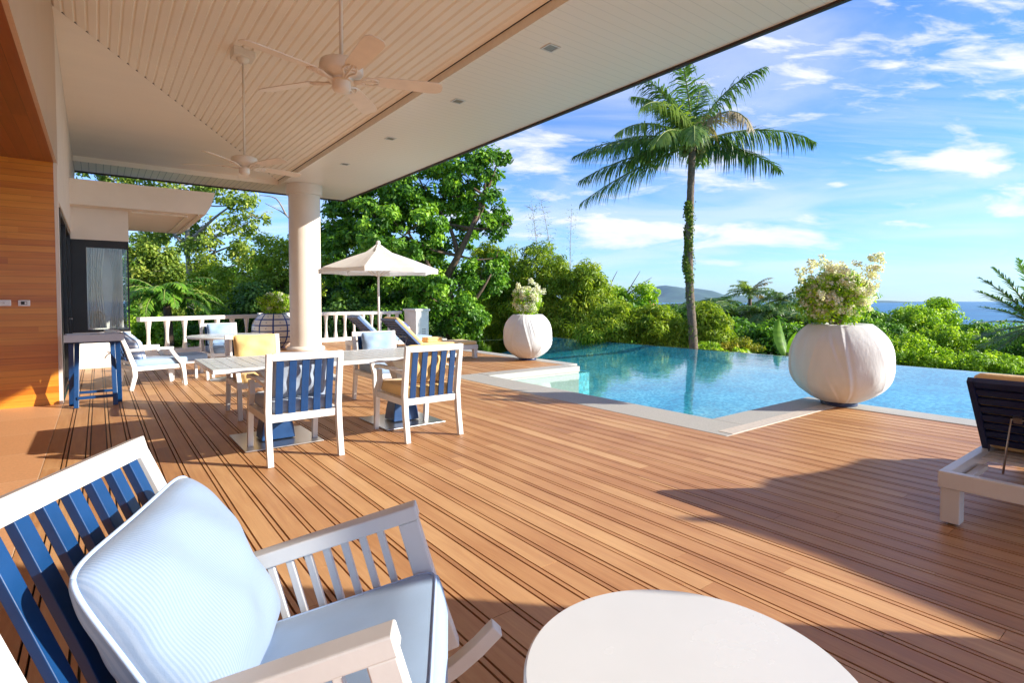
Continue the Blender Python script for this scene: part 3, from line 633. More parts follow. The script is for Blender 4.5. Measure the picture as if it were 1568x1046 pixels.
def fan(x, y, ztop, zhub, rot, label):
    f = empty('ceiling_fan', (x, y, 0), 0, label, 'ceiling fan', 'cream ceiling fans')
    # wedge block that levels the sloping ceiling
    b = MB(); s = .13; sl = .115
    b.add([(-s, -s, ztop-.10), (s, -s, ztop-.10), (s, s, ztop-.10), (-s, s, ztop-.10), (-s, -s, ztop+s*sl-.002), (s, -s, ztop-s*sl-.002), (s, s, ztop-s*sl-.002), (-s, s, ztop+s*sl-.002)],
          [(3, 2, 1, 0), (4, 5, 6, 7), (0, 1, 5, 4), (1, 2, 6, 5), (2, 3, 7, 6), (3, 0, 4, 7)])
    b.build('mounting_block', M_fan, f, bevel=.004)
    one(lambda b: b.lathe([(.02, ztop-.165), (.055, ztop-.155), (.075, ztop-.12), (.078, ztop-.101)], 32), 'canopy', M_fan, f)
    one(lambda b: b.tube([(0, 0, ztop-.16), (0, 0, zhub+.10)], .0135, 14), 'downrod', M_fan, f)
    m = one(lambda b: b.lathe([(.03, zhub+.115), (.055, zhub+.10), (.12, zhub+.095), (.155, zhub+.08), (.16, zhub+.06), (.16, zhub+.01), (.15, zhub-.005), (.10, zhub-.03), (.075, zhub-.035), (.075, zhub-.055), (.09, zhub-.06)], 48), 'motor', M_fan, f)
    g = MB()
    for k in range(28):
        a = 2*math.pi*k/28; g.box(.095, .145, -.004, .004, -.012, .002, xf=Matrix.Translation((0, 0, zhub-.015)) @ Matrix.Rotation(a, 4, 'Z') @ Matrix.Rotation(R(-26), 4, 'Y'))
    g.build('vent_rib', M_white, m)
    one(lambda b: b.lathe([(.066, zhub-.06), (.068, zhub-.115), (.055, zhub-.135), (.015, zhub-.142)][::-1], 40), 'switch_housing', M_fan, f)
    ba = MB(); vs = []; fs = []
    prof = [(.24, .052), (.30, .062), (.50, .070), (.66, .074), (.72, .070), (.755, .050), (.765, .025)]
    for z in (.0, .007):
        for r_, w in prof: vs += [(r_, -w, z), (r_, w, z)]
    n = len(prof)
    for i in range(n-1):
        a = 2*i; fs += [(a, a+1, a+3, a+2)]; a += 2*n; fs += [(a, a+2, a+3, a+1)]
        for q in (0, 1): p0 = 2*i+q; p1 = p0+2; fs.append((p0, p1, p1+2*n, p0+2*n) if q == 0 else (p1, p0, p0+2*n, p1+2*n))
    fs += [(0, 2*n, 2*n+1, 1), (2*n-2, 2*n-1, 4*n-1, 4*n-2)]
    for k in range(5):
        a = rot+2*math.pi*k/5
        X = Matrix.Rotation(a, 4, 'Z') @ Matrix.Translation((0, 0, zhub-.035)) @ Matrix.Rotation(R(-12), 4, 'X')
        b = MB(); b.add(vs, fs, False, X); bl = b.build('blade', M_fan, f)
        br = MB()
        # scrolled blade iron
        for s_ in (-1, 0, 1):
            br.tube([(.09, s_*.01, -.02), (.14, s_*.022, -.018), (.19, s_*.05, -.010), (.235, s_*.045, -.006), (.275, s_*.02, -.005)], [.011, .009, .008, .008, .006], 7, X)
            if s_: br.tube([(.20+.024*math.cos(q), s_*.03+.024*math.sin(q), -.008) for q in np.linspace(0, 6.28, 13)], .005, 6, X)
        br.build('bracket', M_fan, bl)
    return f
fan(1.60, 8.04, 4.36+(3.75-1.5)*.1117, 3.12, R(8), 'cream five blade ceiling fan farther away, on its wedge mount near the round column')
fan(1.50, 4.11, 4.36+(3.75-1.5)*.1117, 3.01, R(-21), 'cream five blade ceiling fan nearer the camera, larger in view')

def switch(x, z, dark, label):
    s = empty('wall_switch', (x, 8.745, z), 0, label, 'switch', 'switch plates on the teak wall')
    one(lambda b: b.box(-.055, .055, -.012, .003, -.036, .036), 'plate', M_plastic, s, bevel=.006)
    if dark:
        one(lambda b: b.box(-.028, .028, -.017, -.0125, -.02, .02), 'rocker', M_black, s, bevel=.002)
        one(lambda b: b.box(.006, .024, -.020, -.0175, -.014, .014), 'key', M_plastic, s)
    else: one(lambda b: b.tube([(0, -.0125, 0), (0, -.02, 0)], .010, 16), 'button', M_plastic, s)
switch(-.875, 1.262, False, 'plain white switch plate, the left one of the two on the teak wall')
switch(-.705, 1.26, True, 'white switch plate with black rocker keys on the teak wall')

# ------------------------------------------------------------------ balustrades
def balustrade(A, B, z0, ztop, n, label, thick=.17, name='balustrade', plinth=.12):
    A, B = Vector(A), Vector(B); d = B-A; L = d.length; ang = math.atan2(d.y, d.x)
    t = empty(name, (A.x, A.y, 0), ang, label, 'balustrade', 'balustrades round the deck')
    one(lambda b: b.box(0, L, -thick/2, thick/2, ztop-.10, ztop), 'top_rail', M_concrete, t, bevel=.012)
    one(lambda b: b.box(0, L, -thick/2, thick/2, z0-.02, z0+plinth), 'plinth', M_concrete, t, bevel=.01)
    hb = ztop-.101-z0-plinth
    for k in range(n):
        x = L*(k+.5)/n
        one(lambda b: b.lathe([(.062, 0), (.058, .04), (.036, hb*.33), (.034, hb*.5), (.04, hb*.7), (.064, hb-.03), (.07, hb)], 16, xf=Matrix.Translation((x, 0, z0+plinth+.0005))), 'baluster', M_concrete, t)
balustrade((.72, 14.95), (3.75, 16.30), 0, .90, 8, 'cream balustrade behind the lounge armchair at the left end of the deck')
balustrade((3.62, 16.75), (8.15, 16.95), 0, .92, 15, 'long cream balustrade behind the parasol, between the column and the pier')
def pier():
    p = empty('pier', (8.42, 16.35, 0), 0, 'square cream plaster pier ending the balustrade beside the pool', 'pier')
    one(lambda b: b.box(-.23, .23, -.42, .42, -.3, .93), 'shaft', M_concrete, p, bevel=.008)
    one(lambda b: b.box(-.27, .27, -.46, .46, .9305, 1.0), 'cap', M_concrete, p, bevel=.01)
    for i in range(2):
        for j in range(3): one(lambda b: b.box(.02+i*.07-.02, .02+i*.07+.02, -.424, -.4205, .18+j*.07, .21+j*.07), 'vent_hole', M_dark, p)
pier()
T(bxo('deck_extension', M_coping, None, 7.38, 9.3, 15.86, 17.4, -.3, -.002), kind='structure')

# ------------------------------------------------------------------ dining chairs and table
def dining_chair(fab, fabname):
    c = empty('dining_chair')
    w, d = .60, .66                       # back at y=0, seat opens towards +y
    for s in (-1, 1):
        x = s*(w/2-.0225)
        one(lambda b: b.beam([(x, -.045, 0), (x, .0, .24), (x, .02, .44), (x, -.02, .70), (x, -.05, .88)], .045, [.042, .05, .055, .045, .04], side=(1, 0, 0)), 'back_leg', M_white, c, bevel=.003)
        one(lambda b: b.beam([(x, d, 0), (x, d-.03, .30), (x, d-.035, .40), (x, d-.10, .50), (x, d-.085, .615)], .045, [.040, .048, .055, .045, .04], side=(1, 0, 0)), 'front_leg', M_white, c, bevel=.003)
        one(lambda b: b.beam([(x, .0, .632), (x, .30, .65), (x, d-.05, .645), (x, d-.02, .628)], .055, .03, side=(1, 0, 0)), 'arm', M_white, c, bevel=.004)
    f = MB(); f.box(-w/2+.046, w/2-.046, d-.06, d-.02, .335, .395); f.box(-w/2+.046, w/2-.046, .0, .04, .335, .395)
    for s in (-1, 1): f.box(s*(w/2-.0225)-.018, s*(w/2-.0225)+.018, .04, d-.062, .335, .394)
    for k in range(6): f.box(-w/2+.045, w/2-.045, .09+k*.085, .14+k*.085, .375, .391)
    f.build('seat_frame', M_white, c, bevel=.002)
    one(lambda b: b.box(-w/2+.0455, w/2-.0455, -.066, -.028, .825, .88), 'top_rail', M_white, c, bevel=.003)
    for k in range(5):
        x = -.196+.098*k
        one(lambda b: b.beam([(x, .018, .3955), (x, .008, .50), (x, -.018, .66), (x, -.046, .826)], .056, .014, side=(1, 0, 0)), 'slat', M_blue, c, bevel=.002)
    q = MB(); slabcushion(q, -w/2+.05, w/2-.05, .045, d-.02, .396, .49); q.build('seat_cushion', fab, c)
    return c
def back_cushion(fab, chair_loc, rz, label, seed, w=.46, h=.40, t=.15, tilt=14, y=.115, z=.69, cat='cushion', m2=None):
    p = empty('back_cushion', chair_loc, rz, label, cat, 'cushions on the chairs')
    X = Matrix.Translation((0, y, z)) @ Matrix.Rotation(R(90+tilt), 4, 'X')
    q = MB(); pillow(q, w, h, t, 20, X, seed=seed, wr=.008); q.build('cover', fab, p)
    e = MB(); e.tube([X @ v for v in pillow_edge(w, h)], .005, 6); e.build('piping', m2 or fab, p)
    return p
GC = 'white armchairs round the dining table'
c1 = dining_chair(M_greyblue, 'g'); c1.location = (1.315, 4.50, 0)
T(c1, 'nearest white dining chair, grey-blue cushion behind its blue back slats', 'chair', GC)
c2 = dining_chair(M_yellow, 'y'); c2.location = (2.48, 4.50, 0)
T(c2, 'white dining chair with yellow cushion behind its blue slats, right end of the table', 'chair', GC)
c3 = copy_tree(c2, (1.47, 7.05, 0), R(180), 'white chair with yellow seat facing the camera behind the left end of the dining table')
c4 = dining_chair(M_ltblue, 'b'); c4.location = (2.92, 6.85, 0); c4.rotation_euler = (0, 0, R(180))
T(c4, 'white dining chair, light blue seat, facing the camera right of the column', 'chair', GC)
c5 = copy_tree(c4, (1.72, 10.95, 0), R(180+6), 'white chair with light blue cushions behind the small round table near the left balustrade')
c5['group'] = 'white armchairs by the round table'
back_cushion(M_greyblue, (1.315, 4.50, 0), 0, 'grey-blue back cushion behind the blue slats of the nearest dining chair', 1)
back_cushion(M_yellow, (2.48, 4.50, 0), 0, 'yellow back cushion behind the blue slats of the right hand dining chair', 2)
back_cushion(M_yellow, (1.47, 7.05, 0), R(180), 'yellow back cushion on the chair behind the left end of the table, facing the camera', 3, w=.48, h=.42)
back_cushion(M_ltblue, (2.92, 6.85, 0), R(180), 'light blue back cushion on the chair right of the column, facing the camera', 4, w=.46, h=.40)
back_cushion(M_ltblue, (1.72, 10.95, 0), R(186), 'light blue back cushion on the chair behind the round table', 5)

def dining_table():
    x0, x1, y0, y1 = .71, 3.00, 4.72, 5.98
    t = empty('dining_table', ((x0+x1)/2, (y0+y1)/2, 0), 0, 'long white slatted dining table on two blue flared pedestals', 'table')
    w, d = (x1-x0)/2, (y1-y0)/2-.12
    b = MB(); n = 22; pw = 2*(w-.05)/n
    for k in range(n): b.box(-w+.05+k*pw+.0025, -w+.05+(k+1)*pw-.0025, -d+.05, d-.05, .716, .741)
    b.build('slatted_top', M_table, t, bevel=.0015)
    b = MB(); b.box(-w, w, -d, -d+.049, .705, .742); b.box(-w, w, d-.049, d, .705, .742); b.box(-w, -w+.049, -d+.0495, d-.0495, .705, .742); b.box(w-.049, w, -d+.0495, d-.0495, .705, .742); b.box(-w+.1, w-.1, -d+.1, d-.1, .695, .7155)
    b.build('top_frame', M_table, t, bevel=.004)
    for px in (-.56, .72):
        ped = MB()
        prof = [(.145, .025), (.135, .12), (.095, .36), (.085, .46), (.12, .60), (.20, .694)]
        vs = []; 
        for r_, z in prof: vs += [(px-r_, -r_*.8, z), (px+r_, -r_*.8, z), (px+r_, r_*.8, z), (px-r_, r_*.8, z)]
        def seg(a, b_, name, m, bev=.006):
            q = MB(); v = vs[4*a:4*b_+4]; nn = b_-a
            fs = [(3, 2, 1, 0), tuple(4*nn+i for i in range(4))]
            for i in range(nn):
                for j in range(4): fs.append((4*i+j, 4*i+(j+1) % 4, 4*i+4+(j+1) % 4, 4*i+4+j))
            q.add(v, fs); return q.build(name, m, t, bevel=bev)
        seg(0, 3, 'pedestal', M_blue); 
        for i in range(4): vs[12+i] = (vs[12+i][0], vs[12+i][1], .4605)
        seg(3, 5, 'pedestal_head', M_white)
        one(lambda b: b.box(px-.33, px+.33, -.36, .36, .004, .016), 'base_plate', M_steel, t, bevel=.003)
dining_table()

# ------------------------------------------------------------------ small round table at the back, with plate base
def round_table(loc, r, z, label, cat='table'):
    t = empty('round_table', loc, 0, label, cat)
    one(lambda b: b.lathe([(r-.012, z-.03), (r, z-.022), (r, z-.006), (r-.006, z)], 96), 'table_top', M_table, t)
    one(lambda b: b.lathe([(.05, .02), (.035, .06), (.03, z-.06), (.05, z-.031)], 24), 'pedestal', M_white, t)
    one(lambda b: b.lathe([(min(.3, r*.75), .003), (min(.3, r*.75), .015), (.05, .022)], 48), 'base_plate', M_steel, t)
    return t
P_ = W(-4.60, 8.88)
round_table((P_.x, P_.y, 0), .62, .72, 'round white pedestal table in front of the light blue chair near the balustrade')
round_table((.985, .675, 0), .352, .50, 'low round white side table in the foreground beside the rocking chair')

# ------------------------------------------------------------------ lounge armchair and footstool
def lounge_chair():
    c = empty('lounge_armchair', (.33, 9.42, 0), R(14), 'low white lounge armchair holding a striped pillow, by the bay wall', 'armchair')
    wd = .62                                  # faces +x; width along y
    for y in (.025, wd-.025):
        one(lambda b: b.beam([(.03, y, 0), (.08, y, .20), (.07, y, .34), (-.02, y, .62), (-.11, y, .86)], .045, [.05, .06, .065, .05, .04]), 'back_leg', M_white, c, bevel=.004)
        one(lambda b: b.beam([(.74, y, 0), (.72, y, .22), (.70, y, .34), (.62, y, .44), (.54, y, .56)], .045, [.045, .055, .06, .05, .045]), 'front_leg', M_white, c, bevel=.004)
        one(lambda b: b.beam([(-.02, y, .575), (.30, y, .585), (.58, y, .58)], .06, .035), 'arm', M_white, c, bevel=.004)
    b = MB(); 
    for y in (.05, wd-.05): b.box(.08, .68, y-.02, y+.02, .27, .33)
    b.box(.66, .70, .071, wd-.071, .27, .33); b.box(.08, .12, .071, wd-.071, .27, .33)
    b.build('seat_frame', M_white, c, bevel=.003)
    one(lambda b: b.beam([(-.105, .048, .845), (-.105, wd-.048, .845)], .05, .03, side=(0, 0, 1)), 'top_rail', M_white, c, bevel=.003)
    one(lambda b: b.beam([(.03, .048, .40), (.03, wd-.048, .40)], .045, .03, side=(0, 0, 1)), 'lower_rail', M_white, c, bevel=.003)
    for k in range(5):
        y = .11+k*.10
        one(lambda b: b.beam([(.02, y, .42), (-.10, y, .823)], .05, .012), 'slat', M_blue, c)
    q = MB(); slabcushion(q, .09, .80, .055, wd-.055, .331, .42); q.build('seat_cushion', M_ltblue, c)
    p = T(empty('throw_pillow', (.33, 9.42, 0), R(14)), 'blue and white striped throw pillow leaning in the low lounge armchair', 'pillow')
    X = Matrix.Translation((.16, .31, .60)) @ Matrix.Rotation(R(90), 4, 'Z') @ Matrix.Rotation(R(90-22), 4, 'X') @ Matrix.Rotation(R(20), 4, 'Z')
    q = MB(); pillow(q, .46, .40, .17, 18, X, seed=9); q.build('cover', stripemat('wide_stripe', (.66, .70, .78), (.30, .40, .60), 14., 'Z'), p)
    e = MB(); e.tube([X @ v for v in pillow_edge(.46, .40)], .005, 6); e.build('piping', M_piping, p)
lounge_chair()
def footstool():
    f = empty('footstool', (1.16, 10.12, 0), R(14), 'low white footstool with light blue cushion just beyond the lounge armchair', 'footstool')
    for x in (-.17, .17):
        for y in (-.22, .22): one(lambda b: b.beam([(x*1.05, y, 0), (x, y, .30)], .04, .04), 'leg', M_white, f, bevel=.003)
    one(lambda b: b.box(-.20, .20, -.25, .25, .3005, .345), 'frame', M_white, f, bevel=.004)
    q = MB(); slabcushion(q, -.19, .19, -.24, .24, .3455, .43); q.build('cushion', M_ltblue, f)
footstool()

# ------------------------------------------------------------------ blue folding stand with white tray
def stand():
    s = empty('folding_stand', (-.04, 8.42, 0), 0, 'blue folding trestle stand beside the end of the teak wall', 'stand')
    for sx in (-1, 1):
        for sy in (-1, 1):
            one(lambda b: b.beam([(sx*.215, sy*.12, 0), (sx*.20, -sy*.10, .775)], .05, .035, side=(1, 0, 0), xf=Matrix.Translation((sx*sy*.025, 0, 0))), 'leg', M_blue, s, bevel=.003)
    one(lambda b: b.box(-.18, .18, -.125, -.09, .10, .135), 'front_stretcher', M_blue, s, bevel=.003)
    one(lambda b: b.box(-.18, .18, .09, .125, .14, .17), 'rear_stretcher', M_blue, s, bevel=.003)
    one(lambda b: [b.box(-.25, .25, -.13, -.09, .7755, .80), b.box(-.25, .25, .09, .13, .7755, .80)], 'top_bar', M_navy, s, bevel=.003)
    t = empty('serving_tray', (-.04, 8.42, .80), 0, 'white serving tray with a slotted handle resting on the blue folding stand', 'tray')
    one(lambda b: b.box(-.27, .27, -.19, .19, .001, .016), 'tray_floor', M_table, t, bevel=.002)
    one(lambda b: [b.beam([(-.285, -.20, .04), (.285, -.20, .04)], .085, .014, side=(0, 0, 1)), b.beam([(-.285, .20, .04), (.285, .20, .04)], .085, .014, side=(0, 0, 1)), b.beam([(-.28, -.192, .04), (-.28, .192, .04)], .085, .014, side=(0, 0, 1)), b.beam([(.28, -.192, .04), (.28, .192, .04)], .085, .014, side=(0, 0, 1))], 'tray_rim', M_table, t)
    one(lambda b: b.beam([(-.05, .1915, .055), (.05, .1915, .055)], .022, .004, side=(0, 0, 1)), 'handle_slot', M_black, t)
stand()
def tap():
    t = empty('garden_tap', (.22, 12.99, .30), 0, 'small wall tap low on the white wall under the bay window', 'tap')
    one(lambda b: b.tube([(0, 0, 0), (0, -.09, 0), (0, -.12, -.03), (0, -.12, -.06)], .012, 8), 'spout', M_steel, t)
    one(lambda b: b.tube([(-.035, -.06, .035), (.035, -.06, .035)], .008, 8), 'handle', M_steel, t)
    one(lambda b: b.tube([(0, -.06, .008), (0, -.06, .034)], .006, 8), 'stem', M_steel, t)
tap()

# ------------------------------------------------------------------ foreground rocking chair
def rocking_chair():
    tip = W(-.30, 1.68, .677)                     # front of the far arm
    az = -YAW + R(6.5)
    c = T(bpy.data.objects.new('rocking_chair', None), 'large white rocking chair with blue back slats and light blue seat in the foreground', 'rocking chair'); COL.objects.link(c)
    gb = W(-.30-.35, 1.38, 0); c.location = gb; c.rotation_euler = (0, 0, az)
    Rm = Matrix.Translation(tip) @ Matrix.Rotation(az, 4, 'Z') @ Matrix.Rotation(-R(16), 4, 'Y')
    base = Matrix.Translation(gb) @ Matrix.Rotation(az, 4, 'Z')
    X = base.inverted() @ Rm                      # local chair axes: x forward, y to the far side, z up; origin = far arm tip
    wd = .69
    def bar(b, pts, w, t, side=(0, 1, 0)): b.beam(pts, w, t, side, X)
    for y in (-.025, -wd+.025):
        one(lambda b: bar(b, [(-.69, y, -.025), (-.35, y, -.022), (.0, y, -.022)], .058, .045), 'arm', M_white, c, bevel=.005)
        one(lambda b: bar(b, [(-.035, y, -.046), (-.035, y, -.25), (-.02, y, -.47)], .045, [.06, .062, .05]), 'front_leg', M_white, c, bevel=.004)
        one(lambda b: bar(b, [(-.60, y, -.50), (-.615, y, -.28), (-.66, y, .0), (-.715, y, .39)], .048, [.045, .06, .055, .045]), 'back_leg', M_white, c, bevel=.004)
        pts = [(x, y, -.575-.2867*(x+.45)+.77*(x+.45)**2+.022) for x in np.linspace(-.98, .13, 16)]
        one(lambda b: bar(b, pts, .05, .044), 'rocker', M_white, c, bevel=.004)
        one(lambda b: bar(b, [(-.62, y, -.335), (-.045, y, -.335)], .035, .055), 'side_rail', M_white, c, bevel=.003)
        for k in range(9):
            x = -.125-.0555*k
            one(lambda b: bar(b, [(x-.004, y, -.31), (x, y, -.046)], .018, .020), 'spindle', M_white, c, bevel=.002)
    one(lambda b: b.beam([(-.715, .0, .405), (-.715, -wd, .405)], .055, .042, (0, 0, 1), X), 'top_rail', M_white, c, bevel=.004)
    one(lambda b: b.beam([(-.625, -.05, -.235), (-.625, -wd+.05, -.235)], .05, .035, (0, 0, 1), X), 'lower_rail', M_white, c, bevel=.004)
    one(lambda b: b.beam([(-.035, -.048, -.335), (-.035, -wd+.048, -.335)], .055, .035, (0, 0, 1), X), 'front_rail', M_white, c, bevel=.003)
    one(lambda b: [b.beam([(-.58+.07*k, -.045, -.315), (-.58+.07*k, -wd+.045, -.315)], .012, .05, (0, 0, 1), X) for k in range(8)], 'seat_board', M_white, c)
    for k in range(7):
        y = -.085-.08*k
        one(lambda b: b.beam([(-.705, y, .377), (-.66, y, .06), (-.63, y, -.209)], .040, .022, (0, 1, 0), X), 'slat', M_blue, c, bevel=.002)
    q = MB(); slabcushion(q, -.60, .02, -wd+.052, -.052, -.307, -.205, X, crown=.010); q.build('seat_cushion', M_ltblue, c)
    # piping round the top edge of the seat cushion
    m = 96; pts = []
    for k in range(m+1):
        a = 2*math.pi*k/m; cc, s_ = math.cos(a), math.sin(a); f = (abs(cc)**14+abs(s_)**14)**(-1/14)
        pts.append(X @ Vector((-.29+cc*f*.298, -wd/2+s_*f*(wd/2-.064), -.2035)))
    e = MB(); e.tube(pts, .0045, 6, cap=False); e.build('cushion_piping', M_piping, c)
    # pillow
    p = T(bpy.data.objects.new('throw_pillow', None), 'big light blue pinstriped pillow with piping on the foreground rocking chair', 'pillow'); COL.objects.link(p)
    p.matrix_world = Matrix.Translation(tip) @ Matrix.Rotation(az, 4, 'Z') @ Matrix.Rotation(-R(16), 4, 'Y') @ Matrix.Translation((-.515, -.33, .045)) @ Matrix.Rotation(R(-12), 4, 'Y') @ Matrix.Rotation(R(90), 4, 'Y') @ Matrix.Rotation(R(5), 4, 'Z')
    q = MB(); pillow(q, .51, .53, .22, 40, seed=21, p=2.4, pinch=.03, wr=.008); q.build('cover', M_stripe, p)
    e = MB(); e.tube(pillow_edge(.51, .53, 40, .03), .0055, 8); e.build('piping', M_piping, p)
rocking_chair()

# ------------------------------------------------------------------ sun loungers
def lounger(name='sun_lounger', back=None, cush=None, back_angle=42, hx=.66, Lb=.86, ns=10):
    l = empty(name)
    Lg, wd, z = 2.0, .74, .31                     # head at x=0, feet at x=Lg, width towards -y
    b = MB(); b.box(0, .05, -wd, 0, z-.095, z); b.box(Lg-.05, Lg, -wd, 0, z-.095, z)
    for y in (-.05, -wd): b.box(.0505, Lg-.0505, y, y+.05, z-.095, z)
    b.build('frame', M_white, l, bevel=.004)
    for x in (.01, Lg-.10):
        for y in (-.10, -wd+.01): one(lambda b: b.box(x, x+.09, y, y+.09, .015, z-.0955), 'leg', M_white, l, bevel=.004)
    for x in (.03, ):
        for y in (-.07, -wd+.04): one(lambda b: b.tube([(x+.03, y, .022), (x+.03, y+.03, .022)], .022, 12), 'caster', M_black, l)
    b = MB()
    for k in range(14): b.box(.68+k*.09, .75+k*.09, -wd+.0505, -.0505, z-.05, z-.03)
    for y in (-.10, -wd+.06): b.box(.055, .60, y, y+.035, z-.085, z-.055)
    b.build('slat_bed', M_white, l)
    a = R(back_angle)
    X = Matrix.Translation((hx, 0, z-.01)) @ Matrix.Rotation(a, 4, 'Y')      # backrest runs along local -x
    b = MB(); 
    b.box(-Lb, 0, -.055, -.02, -.02, .02, X); b.box(-Lb, 0, -wd+.02, -wd+.055, -.02, .02, X); b.box(-Lb, -Lb+.05, -wd+.0555, -.0555, -.02, .02, X)
    bk = b.build('backrest', back, l, bevel=.003)
    b = MB()
    for k in range(ns): b.box(-Lb+.075+k*.078, -Lb+.125+k*.078, -wd+.0555, -.0555, -.012, .006, X)
    b.build('backrest_slat', back, bk)
    # steel prop
    b = MB(); p0 = X @ Vector((-.36, -.20, -.022)); p1 = X @ Vector((-.36, -wd+.20, -.022)); px_ = hx-.36
    b.tube([(px_, -.19, z-.07), p0, p1, (px_, -wd+.19, z-.07)], .006, 8)
    pr = b.build('prop', M_steel, l)
    for yy in (-.25, -wd+.21): one(lambda b: b.box(-.385, -.335, yy, yy+.04, -.030, -.0125, X), 'clip', M_steel, pr)
    q = MB(); slabcushion(q, -Lb+.01, -.03, -wd+.03, -.03, .021, .085, X); q.build('back_mattress', cush, l)
    q = MB(); slabcushion(q, hx+.0, Lg+.02, -wd+.03, -.03, z+.002, z+.072); q.build('seat_mattress', cush, l)
    return l
GL = 'sun loungers on the deck'
l1 = lounger(back=M_navy, cush=M_yellow, back_angle=50, hx=.86, Lb=.66, ns=7); l1.location = (3.86, 1.0, 0)
T(l1, 'nearest white lounger, navy slatted back raised, yellow mattress, at the right edge', 'sun lounger', GL)
l2 = lounger(back=mat('blue_grey_paint', (.05, .11, .26), .5, .1), cush=M_yellow, back_angle=44); l2.location = (4.66, 10.75, 0)
T(l2, 'far white lounger with yellow mattress and raised slatted back, beside the parasol pole', 'sun lounger', GL)
l3 = lounger(back=mat('slate_blue_paint', (.05, .11, .26), .5, .1), cush=M_ltblue, back_angle=44); l3.location = (4.75, 12.95, 0)
T(l3, 'far white lounger with light blue mattress, the one closer to the balustrade', 'sun lounger', GL)
def beach_pillow():
    p = T(empty('round_pillow', (5.05, 10.38, .72)), 'round white pillow with blue and red stripes on the far yellow lounger', 'pillow')
    m, nt, N, L, b = newmat('sailor_stripe')
    tc = N.new('ShaderNodeTexCoord'); sp = N.new('ShaderNodeSeparateXYZ'); L.new(tc.outputs['Object'], sp.inputs[0])
    cr = N.new('ShaderNodeValToRGB'); cr.color_ramp.interpolation = 'CONSTANT'; e = cr.color_ramp.elements; e[0].color = (.75, .72, .68, 1); e[0].position = 0; e[1].position = .38; e[1].color = (.5, .06, .05, 1)
    for q, c in ((.46, (.75, .72, .68, 1)), (.56, (.05, .1, .35, 1)), (.78, (.75, .72, .68, 1))): k = e.new(q); k.color = c
    mr = N.new('ShaderNodeMapRange'); mr.inputs[1].default_value = -.2; mr.inputs[2].default_value = .2; L.new(sp.outputs['Z'], mr.inputs[0]); L.new(mr.outputs[0], cr.inputs[0]); L.new(cr.outputs[0], b.inputs['Base Color']); b.inputs['Roughness'].default_value = .9
    one(lambda b: b.lathe([(.001, -.08), (.09, -.075), (.16, -.05), (.19, 0), (.16, .05), (.09, .075), (.001, .08)], 32, xf=Matrix.Rotation(R(48), 4, 'Y')), 'cover', m, p)
    one(lambda b: b.lathe([(.001, .079), (.018, .083), (.001, .09)], 12, xf=Matrix.Rotation(R(48), 4, 'Y')), 'button', M_blue, p)
beach_pillow()
def towel(loc, label, m, rz=0):
    t = empty('folded_towel', loc, rz, label, 'towel', 'folded towels on the far loungers')
    q = MB(); slabcushion(q, -.20, .20, -.13, .13, 0, .05, crown=.006); q.build('lower_fold', m, t)
    q = MB(); slabcushion(q, -.19, .19, -.125, .125, .056, .10, crown=.006); q.build('upper_fold', m, t)
towel((5.75, 12.6, .395), 'white folded towel on the light blue lounger', M_cream, R(10))
towel((5.72, 10.38, .395), 'yellow folded towel lying on the far yellow lounger', M_yellow, R(4))

# ------------------------------------------------------------------ parasols
def parasol(loc, r, zr, zp, label, n=8, rot=0., tilt=0., square=False, group='white parasols'):
    u = empty('parasol', loc, rot, label, 'parasol', group); u.rotation_euler = (0, 0, rot)
    X = Matrix.Identity(4)
    b = MB(); rows = [(.0, 1.), (.10, .93), (.30, .74), (.55, .49), (.80, .22), (1., 0.)]
    vs = []; sub = 4; m = n*sub
    def rad(k, q):
        f = (k % sub)/sub; a0 = 2*math.pi*(k//sub)/n; a1 = a0+2*math.pi/n
        x = math.cos(a0)*(1-f)+math.cos(a1)*f; y = math.sin(a0)*(1-f)+math.sin(a1)*f
        sag = math.sin(math.pi*f)
        return x*q, y*q, sag
    for q, h in rows:
        for k in range(m):
            x, y, sag = rad(k, q*r); vs.append((x*(1-.03*sag*q), y*(1-.03*sag*q), zr+(zp-zr)*h-.02*sag*q))
    for k in range(m):                          # valance
        x, y, sag = rad(k, r*.995); vs.append((x*(1-.03*sag), y*(1-.03*sag), zr-.10+.015*sag))
    fs = []
    for j in range(len(rows)):
        for k in range(m): a = j*m+k; bb = j*m+(k+1) % m; fs.append((a, bb, bb+m, a+m))
    b.add(vs, fs, False); cn = b.build('canopy', M_umb, u)
    b = MB(); vs = []
    for q, dz in ((.02, .10), (.24, .035), (.26, .0)):
        for k in range(m):
            x, y, sag = rad(k, q*r); vs.append((x, y, zp-.17*(q*r/.35)+dz+.0+.02*(1-sag)))
    fs = [(j*m+k, j*m+(k+1) % m, (j+1)*m+(k+1) % m, (j+1)*m+k) for j in range(2) for k in range(m)]
    b.add(vs, fs, False); b.build('vent_cap', M_umb, cn)
    one(lambda b: b.tube([(0, 0, .06), (0, 0, zp+.02)], .024, 16), 'pole', M_white, u)
    one(lambda b: b.lathe([(.018, zp+.02), (.03, zp+.07), (.045, zp+.10), (.05, zp+.13), (.035, zp+.17), (.005, zp+.18)], 20), 'finial', M_white, u)
    one(lambda b: b.lathe([(.28, .0), (.28, .05), (.24, .07), (.05, .075), (.045, .2), (.025, .21)], 32), 'base', M_concrete, u)
    for k in range(n):
        a = 2*math.pi*k/n; c_, s_ = math.cos(a), math.sin(a)
        rb = one(lambda b: b.beam([(.03*c_, .03*s_, zp-.05), (r*.97*c_, r*.97*s_, zr-.015)], .016, .022, side=(-s_, c_, 0)), 'rib', M_white, u)
        one(lambda b: b.beam([(.03*c_, .03*s_, zr-.15), (r*.52*c_, r*.52*s_, zr+(zp-zr)*.46-.02)], .014, .018, side=(-s_, c_, 0)), 'strut', M_white, rb)
    return u
